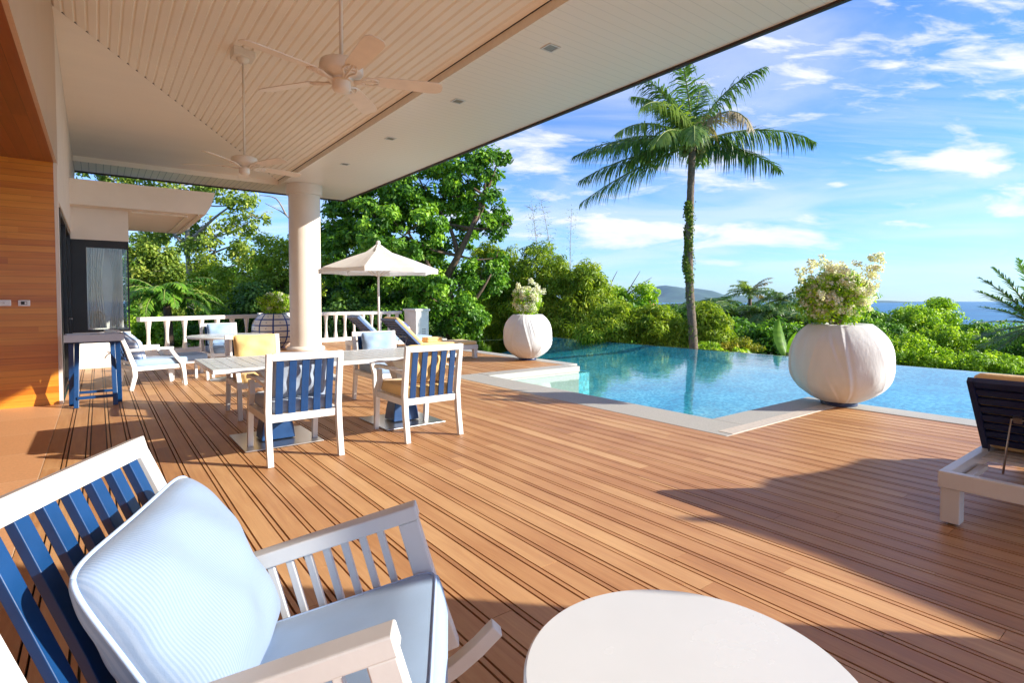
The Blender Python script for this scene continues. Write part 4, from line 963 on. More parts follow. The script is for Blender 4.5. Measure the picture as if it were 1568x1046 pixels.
M_umb = mat('parasol_canvas', (.84, .82, .78), .85, .03, 6, bump=.1, bscale=12, trans=.38)
parasol((4.96, 11.43, 0), 1.32, 1.97, 2.43, 'white octagonal parasol standing between the far loungers', rot=R(10))
parasol((7.74, -3.06, -.1), 1.5, 2.28, 2.95, 'white parasol standing beyond the near lounger, its shadow on the deck boards', rot=R(12))

# ------------------------------------------------------------------ foliage
def leaves_mesh(name, C, Nrm, D, ln, wd, tint, m, parent=None, fold=.15, curl=.15):
    """one small folded leaf per row: centre C, normal Nrm, direction D"""
    n = len(C); Nrm = Nrm/np.linalg.norm(Nrm, axis=1, keepdims=True)
    D = D-Nrm*(D*Nrm).sum(1, keepdims=True); D /= np.linalg.norm(D, axis=1, keepdims=True)+1e-9
    Sd = np.cross(Nrm, D); ln = np.asarray(ln).reshape(-1, 1)*np.ones((n, 1)); wd = np.asarray(wd).reshape(-1, 1)*np.ones((n, 1))
    p0 = C-D*ln*.5; p2 = C+D*ln*.5-Nrm*ln*curl; p1 = C-Sd*wd*.5+Nrm*wd*fold; p3 = C+Sd*wd*.5+Nrm*wd*fold
    V = np.stack([p0, p1, p2, p3], 1).reshape(-1, 3).astype(np.float32)
    me = bpy.data.meshes.new(name); me.vertices.add(4*n); me.vertices.foreach_set('co', V.ravel())
    tri = np.array([0, 1, 2, 0, 2, 3]).reshape(1, 6)+4*np.arange(n).reshape(-1, 1)
    me.loops.add(6*n); me.loops.foreach_set('vertex_index', tri.ravel().astype(np.int32))
    me.polygons.add(2*n); me.polygons.foreach_set('loop_start', np.arange(0, 6*n, 3, dtype=np.int32)); me.polygons.foreach_set('loop_total', np.full(2*n, 3, dtype=np.int32))
    me.update(calc_edges=True)
    at = me.attributes.new('tint', 'FLOAT', 'FACE'); at.data.foreach_set('value', np.repeat(np.clip(tint, 0, 1), 2).astype(np.float32))
    me.materials.append(m)
    o = bpy.data.objects.new(name, me); COL.objects.link(o)
    if parent is not None: o.parent = parent
    return o
def unit(n): v = rng.normal(size=(n, 3)); return v/np.linalg.norm(v, axis=1, keepdims=True)
def crown(lobes, clumps, per, cr, ln, wd, droop=.3, up=.5, flat=.75):
    """leaf rows spread in clumps through ellipsoidal lobes (centre, radii)"""
    vol = np.array([np.prod(l[1])**(2/3) for l in lobes]); cnt = np.maximum(3, (clumps*vol/vol.sum()).astype(int))
    Cs, Ns, Ds, ts = [], [], [], []
    for (c, r_), k in zip(lobes, cnt):
        d = unit(k); rad = rng.uniform(.35, 1.02, (k, 1))**.55; cc = np.array(c)+d*rad*np.array(r_)
        s = rng.uniform(.55, 1.35, k)*cr; ct = np.clip(rng.normal(.45, .2, k), 0, 1)
        for q in range(k):
            m_ = max(4, int(per*(s[q]/cr)**2*rng.uniform(.6, 1.3))); dd = unit(m_); rr_ = rng.uniform(.2, 1, (m_, 1))**.6
            Cs.append(cc[q]+dd*rr_*s[q]*np.array([1, 1, flat])); nn = dd*.55+np.array([0, 0, up])+rng.normal(size=(m_, 3))*.5+d[q]*.3; Ns.append(nn)
            D_ = dd+rng.normal(size=(m_, 3))*.5+np.array([0, 0, -droop]); Ds.append(D_); ts.append(ct[q]+rng.normal(0, .16, m_))
    C = np.concatenate(Cs); n = len(C)
    return C, np.concatenate(Ns), np.concatenate(Ds), ln*rng.uniform(.6, 1.35, n), wd*rng.uniform(.6, 1.3, n), np.concatenate(ts)
LEAF = {
 'dense': leafmat('broad_leaf', (0.044, 0.125, 0.015), (0.135, 0.315, 0.026), (0.390, 0.607, 0.056), .35),
 'light': leafmat('airy_leaf', (0.117, 0.198, 0.026), (0.273, 0.378, 0.052), (0.585, 0.612, 0.105), .4),
 'bamboo': leafmat('bamboo_leaf', (0.137, 0.234, 0.018), (0.293, 0.414, 0.030), (0.605, 0.648, 0.052), .4),
 'lime': leafmat('lime_leaf', (0.137, 0.270, 0.015), (0.312, 0.504, 0.030), (0.663, 0.792, 0.059), .4),
 'palm': leafmat('palm_leaf', (0.043, 0.100, 0.018), (0.108, 0.216, 0.037), (0.312, 0.396, 0.075), .3, .35, .5),
 'dark': leafmat('dark_leaf', (0.035, 0.096, 0.018), (0.087, 0.201, 0.032), (0.234, 0.378, 0.055), .3),
 'yellow': leafmat('yellow_leaf', (.20, .27, .02), (.36, .40, .03), (.60, .46, .04), .35),
 'bloom': leafmat('white_petal', (.70, .66, .50), (.84, .82, .74), (.90, .89, .84), .3, .6),
 'dead': leafmat('dry_palm_leaf', (.22, .16, .08), (.36, .28, .15), (.5, .42, .25), .25),
 'banana': leafmat('banana_leaf', (.10, .22, .015), (.16, .32, .025), (.25, .42, .04), .4),
 'moss': leafmat('creeper_leaf', (.06, .12, .01), (.14, .22, .02), (.28, .34, .04), .3)}
def uvp(u, v, b):          # a point of the plant seen from the deck, b metres ahead
    a = (u-784)/835*b; return W(a, b, 1.3-(v-459)/835*b)
GROUND = lambda x, y: ground_z(x, y)
def ground_z(x, y):
    s1 = max(0., x-13.9); s2 = max(0., y-16.0)
    z = -2.6
    z -= .16*max(0, s1-4) if s2 < 2 else .16*max(0, s1-4)*math.exp(-s2*.02)
    z += 1.1*math.sin(x*.09+1)*math.sin(y*.07)
    if z < -41: z = -41
    return z
def limb(b, pts, r0, r1, n=8):
    pts = [Vector(p) for p in pts]; sm = []
    for i in range(len(pts)-1):
        for k in range(4):
            t = k/4; p0 = pts[max(0, i-1)]; p1 = pts[i]; p2 = pts[i+1]; p3 = pts[min(len(pts)-1, i+2)]
            sm.append(.5*((2*p1)+(p2-p0)*t+(2*p0-5*p1+4*p2-p3)*t*t+(3*p1-p0-3*p2+p3)*t**3))
    sm.append(pts[-1]); m = len(sm)
    b.tube(sm, [r0+(r1-r0)*i/(m-1) for i in range(m)], n)
def tree(name, b, trunk, lobes, clumps, per, cr, ln, wd, kind, label, cat='tree', r0=.18, bark=None, branches=(), depth=.8, group='trees beyond the deck', twigs=True, droop=.3, flat=.75):
    """trunk: list of (u, v, depth offset); lobes: (u, v, ru, rv[, depth offset]) as seen from the deck, turned into metres at b"""
    T0 = [uvp(u, v, b+d) for u, v, d in trunk]; g = T0[0].copy(); g.z = ground_z(g.x, g.y)-.1
    t = empty(name, g, 0, label, cat, group)
    inv = Matrix.Translation(-g)
    mb = MB(); pts = [Vector((g.x, g.y, g.z))]+T0; limb(mb, [inv @ p for p in pts], r0, r0*.3)
    LB = []
    for l in lobes:
        db = l[4] if len(l) > 4 else 0; c = uvp(l[0], l[1], b+db); k = (b+db)/835; LB.append((inv @ c, (max(l[2]*k, .1), max(l[2]*k, l[3]*k)*depth, max(l[3]*k, .1))))
    for br in branches: limb(mb, [inv @ uvp(u, v, b+d) for u, v, d in br], r0*.5, r0*.12, 7)
    if twigs:
        for c, r_ in LB:
            src = min([inv @ p for p in T0], key=lambda p: (p-c).length+max(0, p.z-c.z)*2)
            limb(mb, [src, src*.5+c*.5+Vector((0, 0, -.15*(c-src).length*.5)), c], r0*.28, r0*.06, 6)
            for q in range(5):
                e = c+Vector((random.uniform(-1, 1)*r_[0], random.uniform(-1, 1)*r_[1], random.uniform(-.4, 1)*r_[2]))*.85
                limb(mb, [c, (c+e)/2+Vector((0, 0, .1)), e], r0*.10, r0*.03, 5)
    mb.build('trunk', bark or M_bark, t)
    LBx = [((c.x, c.y, c.z), r_) for c, r_ in LB]
    # lobes are aligned with the view direction's horizontal frame
    C, Nn, D, l_, w_, ti = crown(LBx, clumps, per, cr, ln, wd, droop=droop, flat=flat)
    leaves_mesh('crown', C, Nn, D, l_, w_, ti, LEAF[kind], t)
    return t
def frond_geo(base, direction, length, droop, nl, ll, lw, up0=.6, twist=0, curl=0., dirsd=.0):
    """centre line of one pinnate frond and its leaflets; returns line points and leaflet arrays"""
    d = Vector(direction).normalized(); h = Vector((d.x, d.y, 0)); h = h.normalized() if h.length > .01 else Vector((1, 0, 0)); el = math.asin(max(-1, min(1, d.z)))
    pts = []; p = Vector(base); n = 22; st = length/n; e = el
    for i in range(n+1):
        pts.append(p.copy()); e = el-droop*(i/n)**1.25; p = p+(h*math.cos(e)+Vector((0, 0, math.sin(e))))*st
    Q = []; gap = 0
    for i in range(nl):
        t = .14+.86*i/(nl-1); k = t*n; j = min(n-1, int(k)); f = k-j; c = pts[j]*(1-f)+pts[j+1]*f; tg = (pts[j+1]-pts[j]).normalized(); sd = tg.cross(Vector((0, 0, 1))); sd = sd.normalized() if sd.length > .05 else Vector((h.y, -h.x, 0)); nr = sd.cross(tg)
        L_ = ll*(math.sin(math.pi*min(1, .18+t*.78)))**.7
        if gap > 0: gap -= 1; continue
        if random.random() < .06: gap = random.randint(1, 3)
        for s in (-1, 1):
            if random.random() < .08: continue
            dd = (sd*s*random.uniform(.75, 1)+tg*(.45+.5*t)+nr*(.12)+Vector((random.gauss(0, .08), random.gauss(0, .08), random.gauss(0, .08)))).normalized()
            Q.append((c, dd, L_*random.uniform(.6, 1.12), nr))
    return pts, Q
def strips(name, items, lw, m, parent, hang=.55, inv=None):
    """narrow three-segment leaflets that bend down"""
    V = []; F = []; tn = []
    for (c, d, L_, nr, tint) in items:
        q0 = Vector(c); hg = hang; hang = hg*random.uniform(.35, 1.5); dirs = [(d+Vector((0, 0, -hang*.18))).normalized(), (d+Vector((0, 0, -hang*.5))).normalized(), (d+Vector((0, 0, -hang*1.3))).normalized()]; hang = hg
        w = d.cross(nr); w = w.normalized() if w.length > .01 else Vector((1, 0, 0)); o = len(V); p = q0
        for k, ww in enumerate((.55, 1., .75, .08)):
            V += [p-w*lw*ww*.5, p+w*lw*ww*.5]
            if k < 3: p = p+dirs[k]*L_/3
        F += [(o, o+1, o+3, o+2), (o+2, o+3, o+5, o+4), (o+4, o+5, o+7, o+6)]; tn += [tint]*3
    if inv is not None: V = [inv @ v for v in V]
    me = bpy.data.meshes.new(name); me.from_pydata([tuple(v) for v in V], [], F); me.materials.append(m)
    at = me.attributes.new('tint', 'FLOAT', 'FACE'); at.data.foreach_set('value', np.clip(np.array(tn, dtype=np.float32), 0, 1)); me.update()
    ob = bpy.data.objects.new(name, me); COL.objects.link(ob); ob.parent = parent
    return ob
def palm(name, trunkpts, r0, r1, fronds, label, kind='palm', nl=46, ll=.7, lw=.045, group='palms beyond the pool', nuts=0, trunkmat=None, hang=.55, moss=None):
    tp = [Vector(p) for p in trunkpts]; g = tp[0]; t = empty(name, g, 0, label, 'palm tree', group); inv = Matrix.Translation(-g)
    b = MB()
    sm = []
    n = 70
    for i in range(n+1):
        k = i/n*(len(tp)-1); j = min(len(tp)-2, int(k)); f = k-j; p0 = tp[max(0, j-1)]; p1 = tp[j]; p2 = tp[j+1]; p3 = tp[min(len(tp)-1, j+2)]
        sm.append(inv @ (.5*((2*p1)+(p2-p0)*f+(2*p0-5*p1+4*p2-p3)*f*f+(3*p1-p0-3*p2+p3)*f**3)))
    b.tube(sm, [(r0+(r1-r0)*(i/n)**.7)*(1.05 if i % 2 else .97) for i in range(n+1)], 18); b.build('trunk', trunkmat or M_bark, t)
    top = tp[-1]; rb = MB(); groups = {}
    for (dr, L_, dp, kd) in fronds:
        pts, Q = frond_geo(top+Vector((0, 0, .05)), dr, L_, dp, nl, ll*(L_/2.6)**.5, lw)
        rb.tube([inv @ p for p in pts], [.035*(1-i/len(pts))+.006 for i in range(len(pts))], 6)
        tt = random.gauss(.45, .15); groups.setdefault(kd or kind, []).extend([(c, d, l_, nr, tt+random.gauss(0, .1)) for c, d, l_, nr in Q])
    rb.build('frond_stem', LEAFSTEM, t)
    for kd, it in groups.items(): strips('fronds' if kd == kind else 'dry_fronds', it, lw, LEAF[kd], t, hang, inv)
    for k in range(nuts):
        a = random.uniform(0, 6.28); rr_ = random.uniform(.18, .36); c = inv @ (top+Vector((rr_*math.cos(a), rr_*math.sin(a), random.uniform(-.30, .02))))
        one(lambda b: b.lathe([(.001, -.12), (.055, -.10), (.09, -.04), (.09, .03), (.05, .09), (.001, .11)], 14, xf=Matrix.Translation(c) @ Matrix.Rotation(random.uniform(0, .6), 4, 'X')), 'coconut', M_coco, t)
    return t, sm
LEAFSTEM = mat('frond_stem', (.20, .24, .05), .5, .2, 5)

def cd(a, b_, z): return W(a, b_, z)          # direction in the photographer's frame
def main_palm():
    tp = [W(5.66, 16.6, -3.0), W(5.62, 16.6, -1.6), W(5.54, 16.65, .1), W(5.44, 16.7, 1.6), W(5.40, 16.7, 3.0), W(5.43, 16.7, 4.5), W(5.47, 16.7, 5.95)]
    # direction (right, ahead, up), length, droop
    F = [((-1, .1, .25), 3.9, .75), ((-1, -.3, .08), 3.9, .55), ((-1, .3, -.06), 3.8, .45), ((-.95, .1, -.34), 4.0, .30), ((-.85, -.4, .5), 3.2, 1.2), ((-.8, .4, .45), 3.1, .9), ((-.55, -.5, .85), 3.2, 1.6),
         ((-.35, .3, 1.), 3.1, .9), ((-.1, -.1, 1.2), 3., .5), ((.15, .25, 1.1), 3.1, .7), ((.35, -.2, 1.), 3.1, 1.0), ((.1, .5, .9), 3., 1.1), ((.30, -.6, .8), 2.8, 2.2),
         ((1, .0, .40), 4.1, .85), ((1, .3, .10), 3.6, .62), ((-.6, .8, .4), 3., 1.1), ((.4, .9, .5), 3., 1.1), ((-.3, -1, .5), 2.6, 1.6), ((-.5, -.2, 1.1), 3.0, .9), ((-.2, .4, 1.3), 2.8, .6), ((.75, .5, .55), 2.9, 1.3), ((-.6, -.7, .3), 2.8, 1.2)]
    fr = []
    for (d, L_, dp) in F: fr.append((W(d[0], d[1], d[2]), L_*.94, dp, None))
    fr[12] = (fr[12][0], fr[12][1], fr[12][2], 'dead'); fr[6] = (fr[6][0], fr[6][1], fr[6][2], 'light')
    t, sm = palm('coconut_palm', tp, .155, .10, fr, 'tall coconut palm with a bunch of coconuts standing just past the pool edge', nl=100, ll=.90, lw=.042, nuts=16, hang=2.4, trunkmat=mat('palm_bark', (.15, .11, .075), .9, .4, 14, bump=.9, bscale=30, stretch=(1, 1, 2)))
    C = []; Nn = []
    for k in range(4200):
        f = random.random(); i = 37+f*20 if k % 4 else 10+f*46; j = int(i); p = sm[j]
        a = random.gauss(2.6, 1.2)
        if math.sin(a*2+i*.35)+math.sin(i*.9+a)*.8+random.gauss(0, .5) < -.25: continue
        rr_ = .118+random.random()**2*.06*(1+.6*math.sin(i*.5)); nv = Vector((math.cos(a), math.sin(a), .2)); C.append(p+nv*rr_+Vector((0, 0, random.uniform(-.06, .06)))); Nn.append(nv)
    C = np.array(C); Nn = np.array(Nn)+rng.normal(size=(len(C), 3))*.5
    leaves_mesh('creeper', C, Nn, rng.normal(size=C.shape)+np.array([0, 0, .5]), .065, .05, rng.normal(.5, .22, len(C)), LEAF['moss'], t)
main_palm()

def shrub(name, b, lobes, clumps, per, cr, ln, wd, kind, label, cat='shrub', group='shrubs beyond the pool', r0=.05, **k):
    u = sum(l[0] for l in lobes)/len(lobes); v = max(l[1]+l[3]*.3 for l in lobes)
    return tree(name, b, [(u, v, 0)], lobes, clumps, per, cr, ln, wd, kind, label, cat, r0=r0, group=group, **k)

def plant_garden():
    # big broad-leaved tree behind the parasol
    tree('broadleaf_tree', 22, [(690, 520, 0), (693, 470, 0), (683, 432, 0), (702, 392, -.3), (722, 350, -.3), (742, 300, 0)],
         [(565, 325, 62, 62), (600, 300, 50, 50, 1), (650, 290, 55, 45), (705, 268, 42, 32), (745, 258, 34, 22), (765, 240, 16, 14), (742, 318, 36, 34), (765, 345, 22, 16, -.5), (620, 360, 70, 50, -1), (690, 345, 48, 48, 1), (540, 395, 52, 50),
          (600, 440, 62, 48, .5), (660, 455, 45, 42, -1.2), (735, 430, 40, 38), (760, 395, 20, 18), (520, 350, 36, 42, .8), (715, 485, 38, 34, -.5), (650, 405, 50, 40, .6), (560, 470, 50, 45, 1)],
         640, 78, .36, .20, .12, 'dense', 'large dark green broadleaf tree with forked pale limbs behind the parasol and pier', r0=.24,
         branches=[[(690, 462, 0), (668, 425, -.4), (640, 380, -.6), (610, 330, 0)], [(702, 392, -.3), (690, 350, 0), (665, 310, .3)], [(683, 432, 0), (640, 420, .4), (585, 400, .6)], [(693, 490, 0), (730, 455, -.5), (752, 420, -.5)]], droop=.5)
    # airy pale trees at the left
    tree('pale_tree', 27, [(292, 530, 0), (291, 420, 0), (288, 370, 0), (296, 310, 0)],
         [(285, 285, 55, 24), (340, 290, 42, 26), (372, 312, 24, 18), (300, 350, 40, 26, 1), (365, 345, 34, 20), (395, 335, 18, 10), (235, 290, 50, 22), (330, 385, 50, 24), (385, 395, 26, 16), (250, 345, 30, 24, .5), (150, 262, 50, 12)],
         210, 42, .40, .20, .13, 'light', 'tall airy tree with pale trunk and thin crown left of the column', r0=.20, bark=M_palebark, branches=[[(291, 420, 0), (320, 392, 0), (370, 372, 0)], [(288, 380, 0), (262, 350, 0), (240, 318, 0)], [(289, 372, 0), (330, 335, 0), (362, 312, 0)]])
    tree('slender_tree', 31, [(214, 520, 0), (216, 440, 0), (213, 390, 0)],
         [(215, 400, 32, 40), (245, 385, 30, 26), (205, 440, 26, 30), (262, 420, 28, 26)], 150, 60, .45, .20, .13, 'light', 'slender tree with a bare pale trunk beside the bay window', r0=.17, bark=M_palebark)
    tree('leafy_tree', 24, [(420, 530, 0), (425, 430, 0), (430, 390, 0)],
         [(425, 400, 32, 34), (395, 430, 40, 30), (440, 450, 40, 40), (360, 435, 38, 26, 1), (415, 370, 20, 14, 1), (330, 425, 30, 22, 2), (380, 470, 50, 32), (470, 400, 30, 60, 1)], 260, 75, .42, .17, .09, 'bamboo', 'leafy green tree directly behind the banded planter and column', r0=.14)
    tree('bare_tree', 25, [(470, 500, 0), (462, 360, 0), (450, 310, 0)], [(455, 420, 16, 20)], 8, 20, .3, .15, .1, 'light', 'nearly leafless tree with thin bare twigs beside the column top', r0=.09, bark=M_palebark,
         branches=[[(462, 360, 0), (440, 330, 0), (408, 312, 0)], [(450, 310, 0), (432, 285, 0), (410, 272, 0)], [(455, 330, 0), (470, 300, 0), (505, 290, 0)], [(440, 330, 0), (425, 305, 0), (400, 300, 0)], [(505, 290, 0), (520, 280, 0), (530, 300, 0)]])
    # low dark growth behind the rail
    for (u, v, ru, rv, b, kd, lb) in ((225, 505, 44, 30, 22, 'lime', 'bright green bush behind the left end of the balustrade'), (330, 505, 50, 30, 22, 'dense', 'dark bush behind the light blue chair and balustrade'),
                                      (400, 470, 40, 40, 21.5, 'dark', 'dark bush behind the banded planter'), (530, 490, 45, 36, 21, 'dark', 'dark bush behind the balustrade left of the parasol pole'),
                                      (600, 500, 48, 34, 20.5, 'dense', 'dark green bush behind the parasol pole'), (640, 500, 30, 40, 24, 'dark', 'dark bush under the broadleaf tree')):
        shrub('bush', b, [(u, v, ru, rv), (u+ru*.5, v+8, ru*.6, rv*.8), (u-ru*.5, v+5, ru*.6, rv*.8), (u, v+rv, ru*1.1, rv*.8)], 150, 60, .36, .15, .09, kd, lb, group='bushes behind the balustrade')
    # bamboo thicket
    for (lob, b, lb) in (([(775, 430, 38, 50), (760, 480, 45, 45), (745, 400, 22, 30)], 25, 'tall yellow-green bamboo clump right beside the broadleaf tree'),
                         ([(830, 420, 42, 46), (850, 455, 50, 50), (815, 480, 50, 40)], 24, 'tall yellow-green bamboo clump behind the far wrapped planter'),
                         ([(895, 440, 36, 36), (905, 475, 45, 40), (880, 495, 45, 28)], 23, 'bamboo clump where the thicket steps down towards the sea')):
        tree('bamboo_clump', b, [(lob[0][0], lob[0][1]+20, 0)], lob, 330, 62, .34, .24, .05, 'bamboo', lb, 'bamboo', r0=.05, group='bamboo clumps past the far pool edge', droop=.7)
    for (lob, b, lb) in (([(950, 495, 45, 30), (915, 510, 40, 26)], 19, 'low bright bamboo hedge left of the coconut palm, farther left part'),
                         ([(1005, 500, 40, 32), (1030, 515, 36, 24)], 18.6, 'low bright bamboo hedge touching the coconut palm trunk'),
                         ([(1085, 500, 26, 34), (1095, 520, 28, 24)], 18.2, 'small bright bamboo bush right of the coconut palm trunk')):
        shrub('bamboo_hedge', b, lob, 230, 60, .26, .18, .04, 'bamboo', lb, 'hedge', group='low bamboo along the pool edge', droop=.5)
    tree('wispy_tree', 30, [(945, 500, 0), (950, 460, 0)], [(955, 455, 28, 14), (985, 448, 26, 12), (930, 445, 22, 12), (1005, 458, 14, 8), (985, 485, 40, 18)], 90, 50, .4, .2, .12, 'lime', 'small open tree in front of the red spire roof', r0=.09,
         branches=[[(950, 465, 0), (965, 440, 0), (980, 415, 0)], [(945, 470, 0), (935, 440, 0), (945, 415, 0)], [(950, 460, 0), (975, 440, 0), (998, 425, 0)]])
    # thin bamboo shoots against the sky
    for (u, v0, v1, b, lean, lb) in ((822, 400, 312, 24, -8, 'thin tall bamboo shoot, left one against the sky'), (842, 400, 308, 24.3, -14, 'thin tall bamboo shoot with side twigs, middle one against the sky'), (872, 430, 322, 23.5, 3, 'bare thin bamboo shoot, right one against the sky')):
        g = uvp(u, 520, b); t = empty('bamboo_shoot', g, 0, lb, 'bamboo', 'bamboo shoots above the thicket'); inv = Matrix.Translation(-g); mb = MB()
        pts = [inv @ uvp(u, 520, b), inv @ uvp(u+1, v0, b), inv @ uvp(u+lean*.3, (v0+v1)/2, b), inv @ uvp(u+lean, v1, b)]; limb(mb, pts, .022, .006, 6)
        for k in range(16 if u < 870 else 3):
            f = random.random(); p = pts[1].lerp(pts[2], f) if random.random() < .5 else pts[2].lerp(pts[3], f)
            mb.tube([p, p+W(random.choice((-1, 1))*random.uniform(.15, .45), 0, random.uniform(.05, .25))], [.007, .003], 5)
        mb.build('cane', M_palebark, t)
        n = 160; C = []
        for k in range(n):
            f = random.random(); p = pts[1].lerp(pts[2], f) if k % 2 else pts[2].lerp(pts[3], f); C.append(p+Vector((random.gauss(0, .16), random.gauss(0, .16), random.gauss(0, .12))))
        C = np.array(C); leaves_mesh('leaves', C, rng.normal(size=(n, 3)), rng.normal(size=(n, 3))+[0, 0, -.6], .12, .02, rng.normal(.5, .2, n), LEAF['light'], t)
    # feather palm left
    g = uvp(258, 530, 18.5); top = uvp(256, 468, 18.5)
    fr = []
    for k in range(30):
        a = k*2.399; up = .5+1.9*(k % 6)/6; fr.append((Vector((math.cos(a), math.sin(a), up)), random.uniform(1.6, 2.1), random.uniform(1.5, 2.3), None))
    palm('feather_palm', [Vector((g.x, g.y, -2.8)), g, top], .16, .12, fr, 'bushy feather palm beyond the left balustrade, behind the armchair', nl=50, ll=.55, lw=.055, hang=.9, kind='dense', group='palms left of the deck')
    # palms in the middle distance
    MID = ((1148, 450, 38, 1.9, 15, 'light', 'coconut palm with sunlit fronds against the horizon, left of the big wrapped planter'), (1085, 478, 30, 1.9, 16, 'palm', 'dark small palm just right of the coconut palm trunk'),
           (1128, 492, 27, 1.7, 18, 'palm', 'dark arching palm between the coconut palm and the banana leaf'), (1175, 488, 26, 1.9, 18, 'palm', 'spreading green palm left of the banana leaf'),
           (1196, 462, 34, 2.0, 13, 'palm', 'palm crown behind the banana leaf'), (1098, 470, 36, 1.9, 15, 'dark', 'dark round palm crown behind the coconut palm trunk'), (1240, 500, 25, 1.8, 16, 'palm', 'green palm half hidden by the big wrapped planter'))
    for i, (u, v, b, L_, n, kd, lb) in enumerate(MID):
        top = uvp(u, v, b); gz = ground_z(top.x, top.y); fr = []
        for k in range(n):
            a = k*2.399+i; up = .1+1.7*(k % 6)/6; fr.append((Vector((math.cos(a), math.sin(a), up)), L_*random.uniform(.8, 1.1), random.uniform(1.3, 2.1) if i else random.uniform(.7, 1.2), 'dead' if (i == 0 and k % 5 == 0) else None))
        palm('garden_palm', [Vector((top.x+.3, top.y, gz)), Vector((top.x+.1, top.y, (gz+top.z)/2)), top], .15, .11, fr, lb, kind=kd, nl=40, ll=.75, lw=.06, hang=1., group='small palms in the garden')
    # mid green masses under them
    for i, (u, v, ru, rv, b, kd, lb) in enumerate(((1120, 510, 42, 20, 24, 'dense', 'dark shrub below the garden palms, left one'), (1190, 515, 44, 22, 23, 'dense', 'dark shrub behind the banana leaf'), (1060, 492, 30, 24, 32, 'dense', 'dark shrub behind the coconut palm trunk'),
                                      (1160, 478, 60, 16, 45, 'dark', 'distant dark treetops below the horizon behind the garden palms'), (1060, 480, 46, 14, 55, 'dark', 'distant treetops in front of the bay'))):
        shrub('garden_shrub', b, [(u, v, ru, rv), (u+ru*.7, v+6, ru*.6, rv*.8), (u-ru*.7, v+6, ru*.6, rv*.8), (u, v+rv, ru*1.2, rv)], 170, 60, .4*(b/26)**.5, .2*(b/26)**.5, .12*(b/26)**.5, kd, lb, group='dark shrubs in the garden')
    # yellow croton along the pool edge
    shrub('croton', 17.6, [(1135, 524, 18, 8), (1110, 530, 22, 6), (1155, 533, 14, 6)], 110, 40, .12, .07, .035, 'yellow', 'yellow and orange croton shrub at the pool edge left of the banana leaf', group='crotons at the pool edge')
    shrub('croton', 17.3, [(1082, 533, 24, 8), (1120, 541, 30, 7)], 90, 45, .15, .09, .045, 'lime', 'yellow-green croton shrub at the foot of the coconut palm', group='crotons at the pool edge')
    # banana plant
    g = uvp(1208, 560, 17.4); t = empty('banana_plant', g, 0, 'banana plant with one upright bright green leaf left of the big wrapped planter', 'plant'); inv = Matrix.Translation(-g)
    def blade(p0, p1, w, sideways, bend=.15):
        b = MB(); p0, p1 = inv @ p0, inv @ p1; ax = p1-p0; n = 14; sd = Vector(sideways).normalized(); nr = ax.cross(sd).normalized(); vs = []; fs = []
        for i in range(n+1):
            f = i/n; ww = w*math.sin(math.pi*min(1, f*.93+.05))**.6; c = p0+ax*f+nr*bend*math.sin(f*2.4)*ax.length
            for s in (-1, -.5, 0, .5, 1): vs.append(c+sd*ww*s*(1+.05*math.sin(i*2.3+s))+nr*abs(s)*w*.35)
        for i in range(n):
            for j in range(4): a = i*5+j; fs.append((a, a+1, a+6, a+5))
        b.add(vs, fs, True); o = b.build('leaf', LEAF['banana'], t)
        at = o.data.attributes.new('tint', 'FLOAT', 'FACE'); at.data.foreach_set('value', np.clip(rng.normal(.5, .2, len(fs)), 0, 1).astype(np.float32))
    blade(uvp(1209, 552, 17.4), uvp(1199, 489, 17.4), .22, W(1, .3, 0)); blade(uvp(1212, 552, 17.3), uvp(1222, 510, 17.1), .2, W(1, -.5, .1)); blade(uvp(1200, 550, 17.4), uvp(1150, 528, 17.2), .16, W(.2, 1, .3), .2); blade(uvp(1190, 552, 17.3), uvp(1120, 540, 16.9), .15, W(.1, 1, .3), .25)
    mb = MB(); limb(mb, [(0, 0, -2.2), (0, 0, 0), inv @ uvp(1206, 540, 17.4)], .09, .04); mb.build('stalk', LEAFSTEM, t)
    # right-hand hedge and bushes
    HG = [([(1385, 545, 55, 34), (1340, 540, 40, 30)], 17.5, 'lime', 'bright green clipped hedge mound right of the big wrapped planter'),
          ([(1450, 562, 50, 26), (1420, 555, 40, 24)], 16.8, 'lime', 'bright green hedge mound just behind the pool, left of the near lounger'),
          ([(1530, 568, 50, 26), (1500, 560, 40, 20)], 16.4, 'lime', 'bright green hedge mound above the near lounger'),
          ([(1480, 535, 45, 24), (1440, 520, 36, 18)], 20, 'lime', 'hedge mound in the second row with feathery leaves'),
          ([(1400, 490, 36, 22), (1380, 505, 40, 20)], 24, 'lime', 'light green feathery tree top right of the flowering planter'),
          ([(1440, 480, 30, 20), (1425, 500, 34, 20)], 25, 'lime', 'light green tree top standing highest before the sea'),
          ([(1330, 492, 30, 16), (1310, 510, 34, 20)], 26, 'dense', 'olive green tree top behind the bougainvillea'),
          ([(1530, 520, 46, 26), (1490, 515, 40, 20)], 22, 'dense', 'dark green bush under the dark fan palm at the right edge'),
          ([(1560, 545, 40, 22), (1590, 530, 40, 30)], 19, 'dense', 'dark green bush at the right edge behind the hedge'),
          ([(1300, 505, 40, 24), (1350, 515, 40, 20)], 22, 'dense', 'dark green bush between the planter and the feathery trees')]
    for lob, b, kd, lb in HG:
        l2_ = lob+[(l[0], l[1]+l[3]*1.2, l[2]*1.1, l[3]) for l in lob]
        shrub('hedge_bush', b, l2_, 330, 60, .22*(b/18), .105*(b/18), .06*(b/18), kd, lb, group='hedge and bushes on the slope')
    # dark fan palm at the right edge
    top = uvp(1590, 500, 18); fr = []
    for k in range(9):
        an = R(100+k*14); fr.append((W(math.cos(an), .15*math.sin(k), math.sin(an)), 2.3, .35, None))
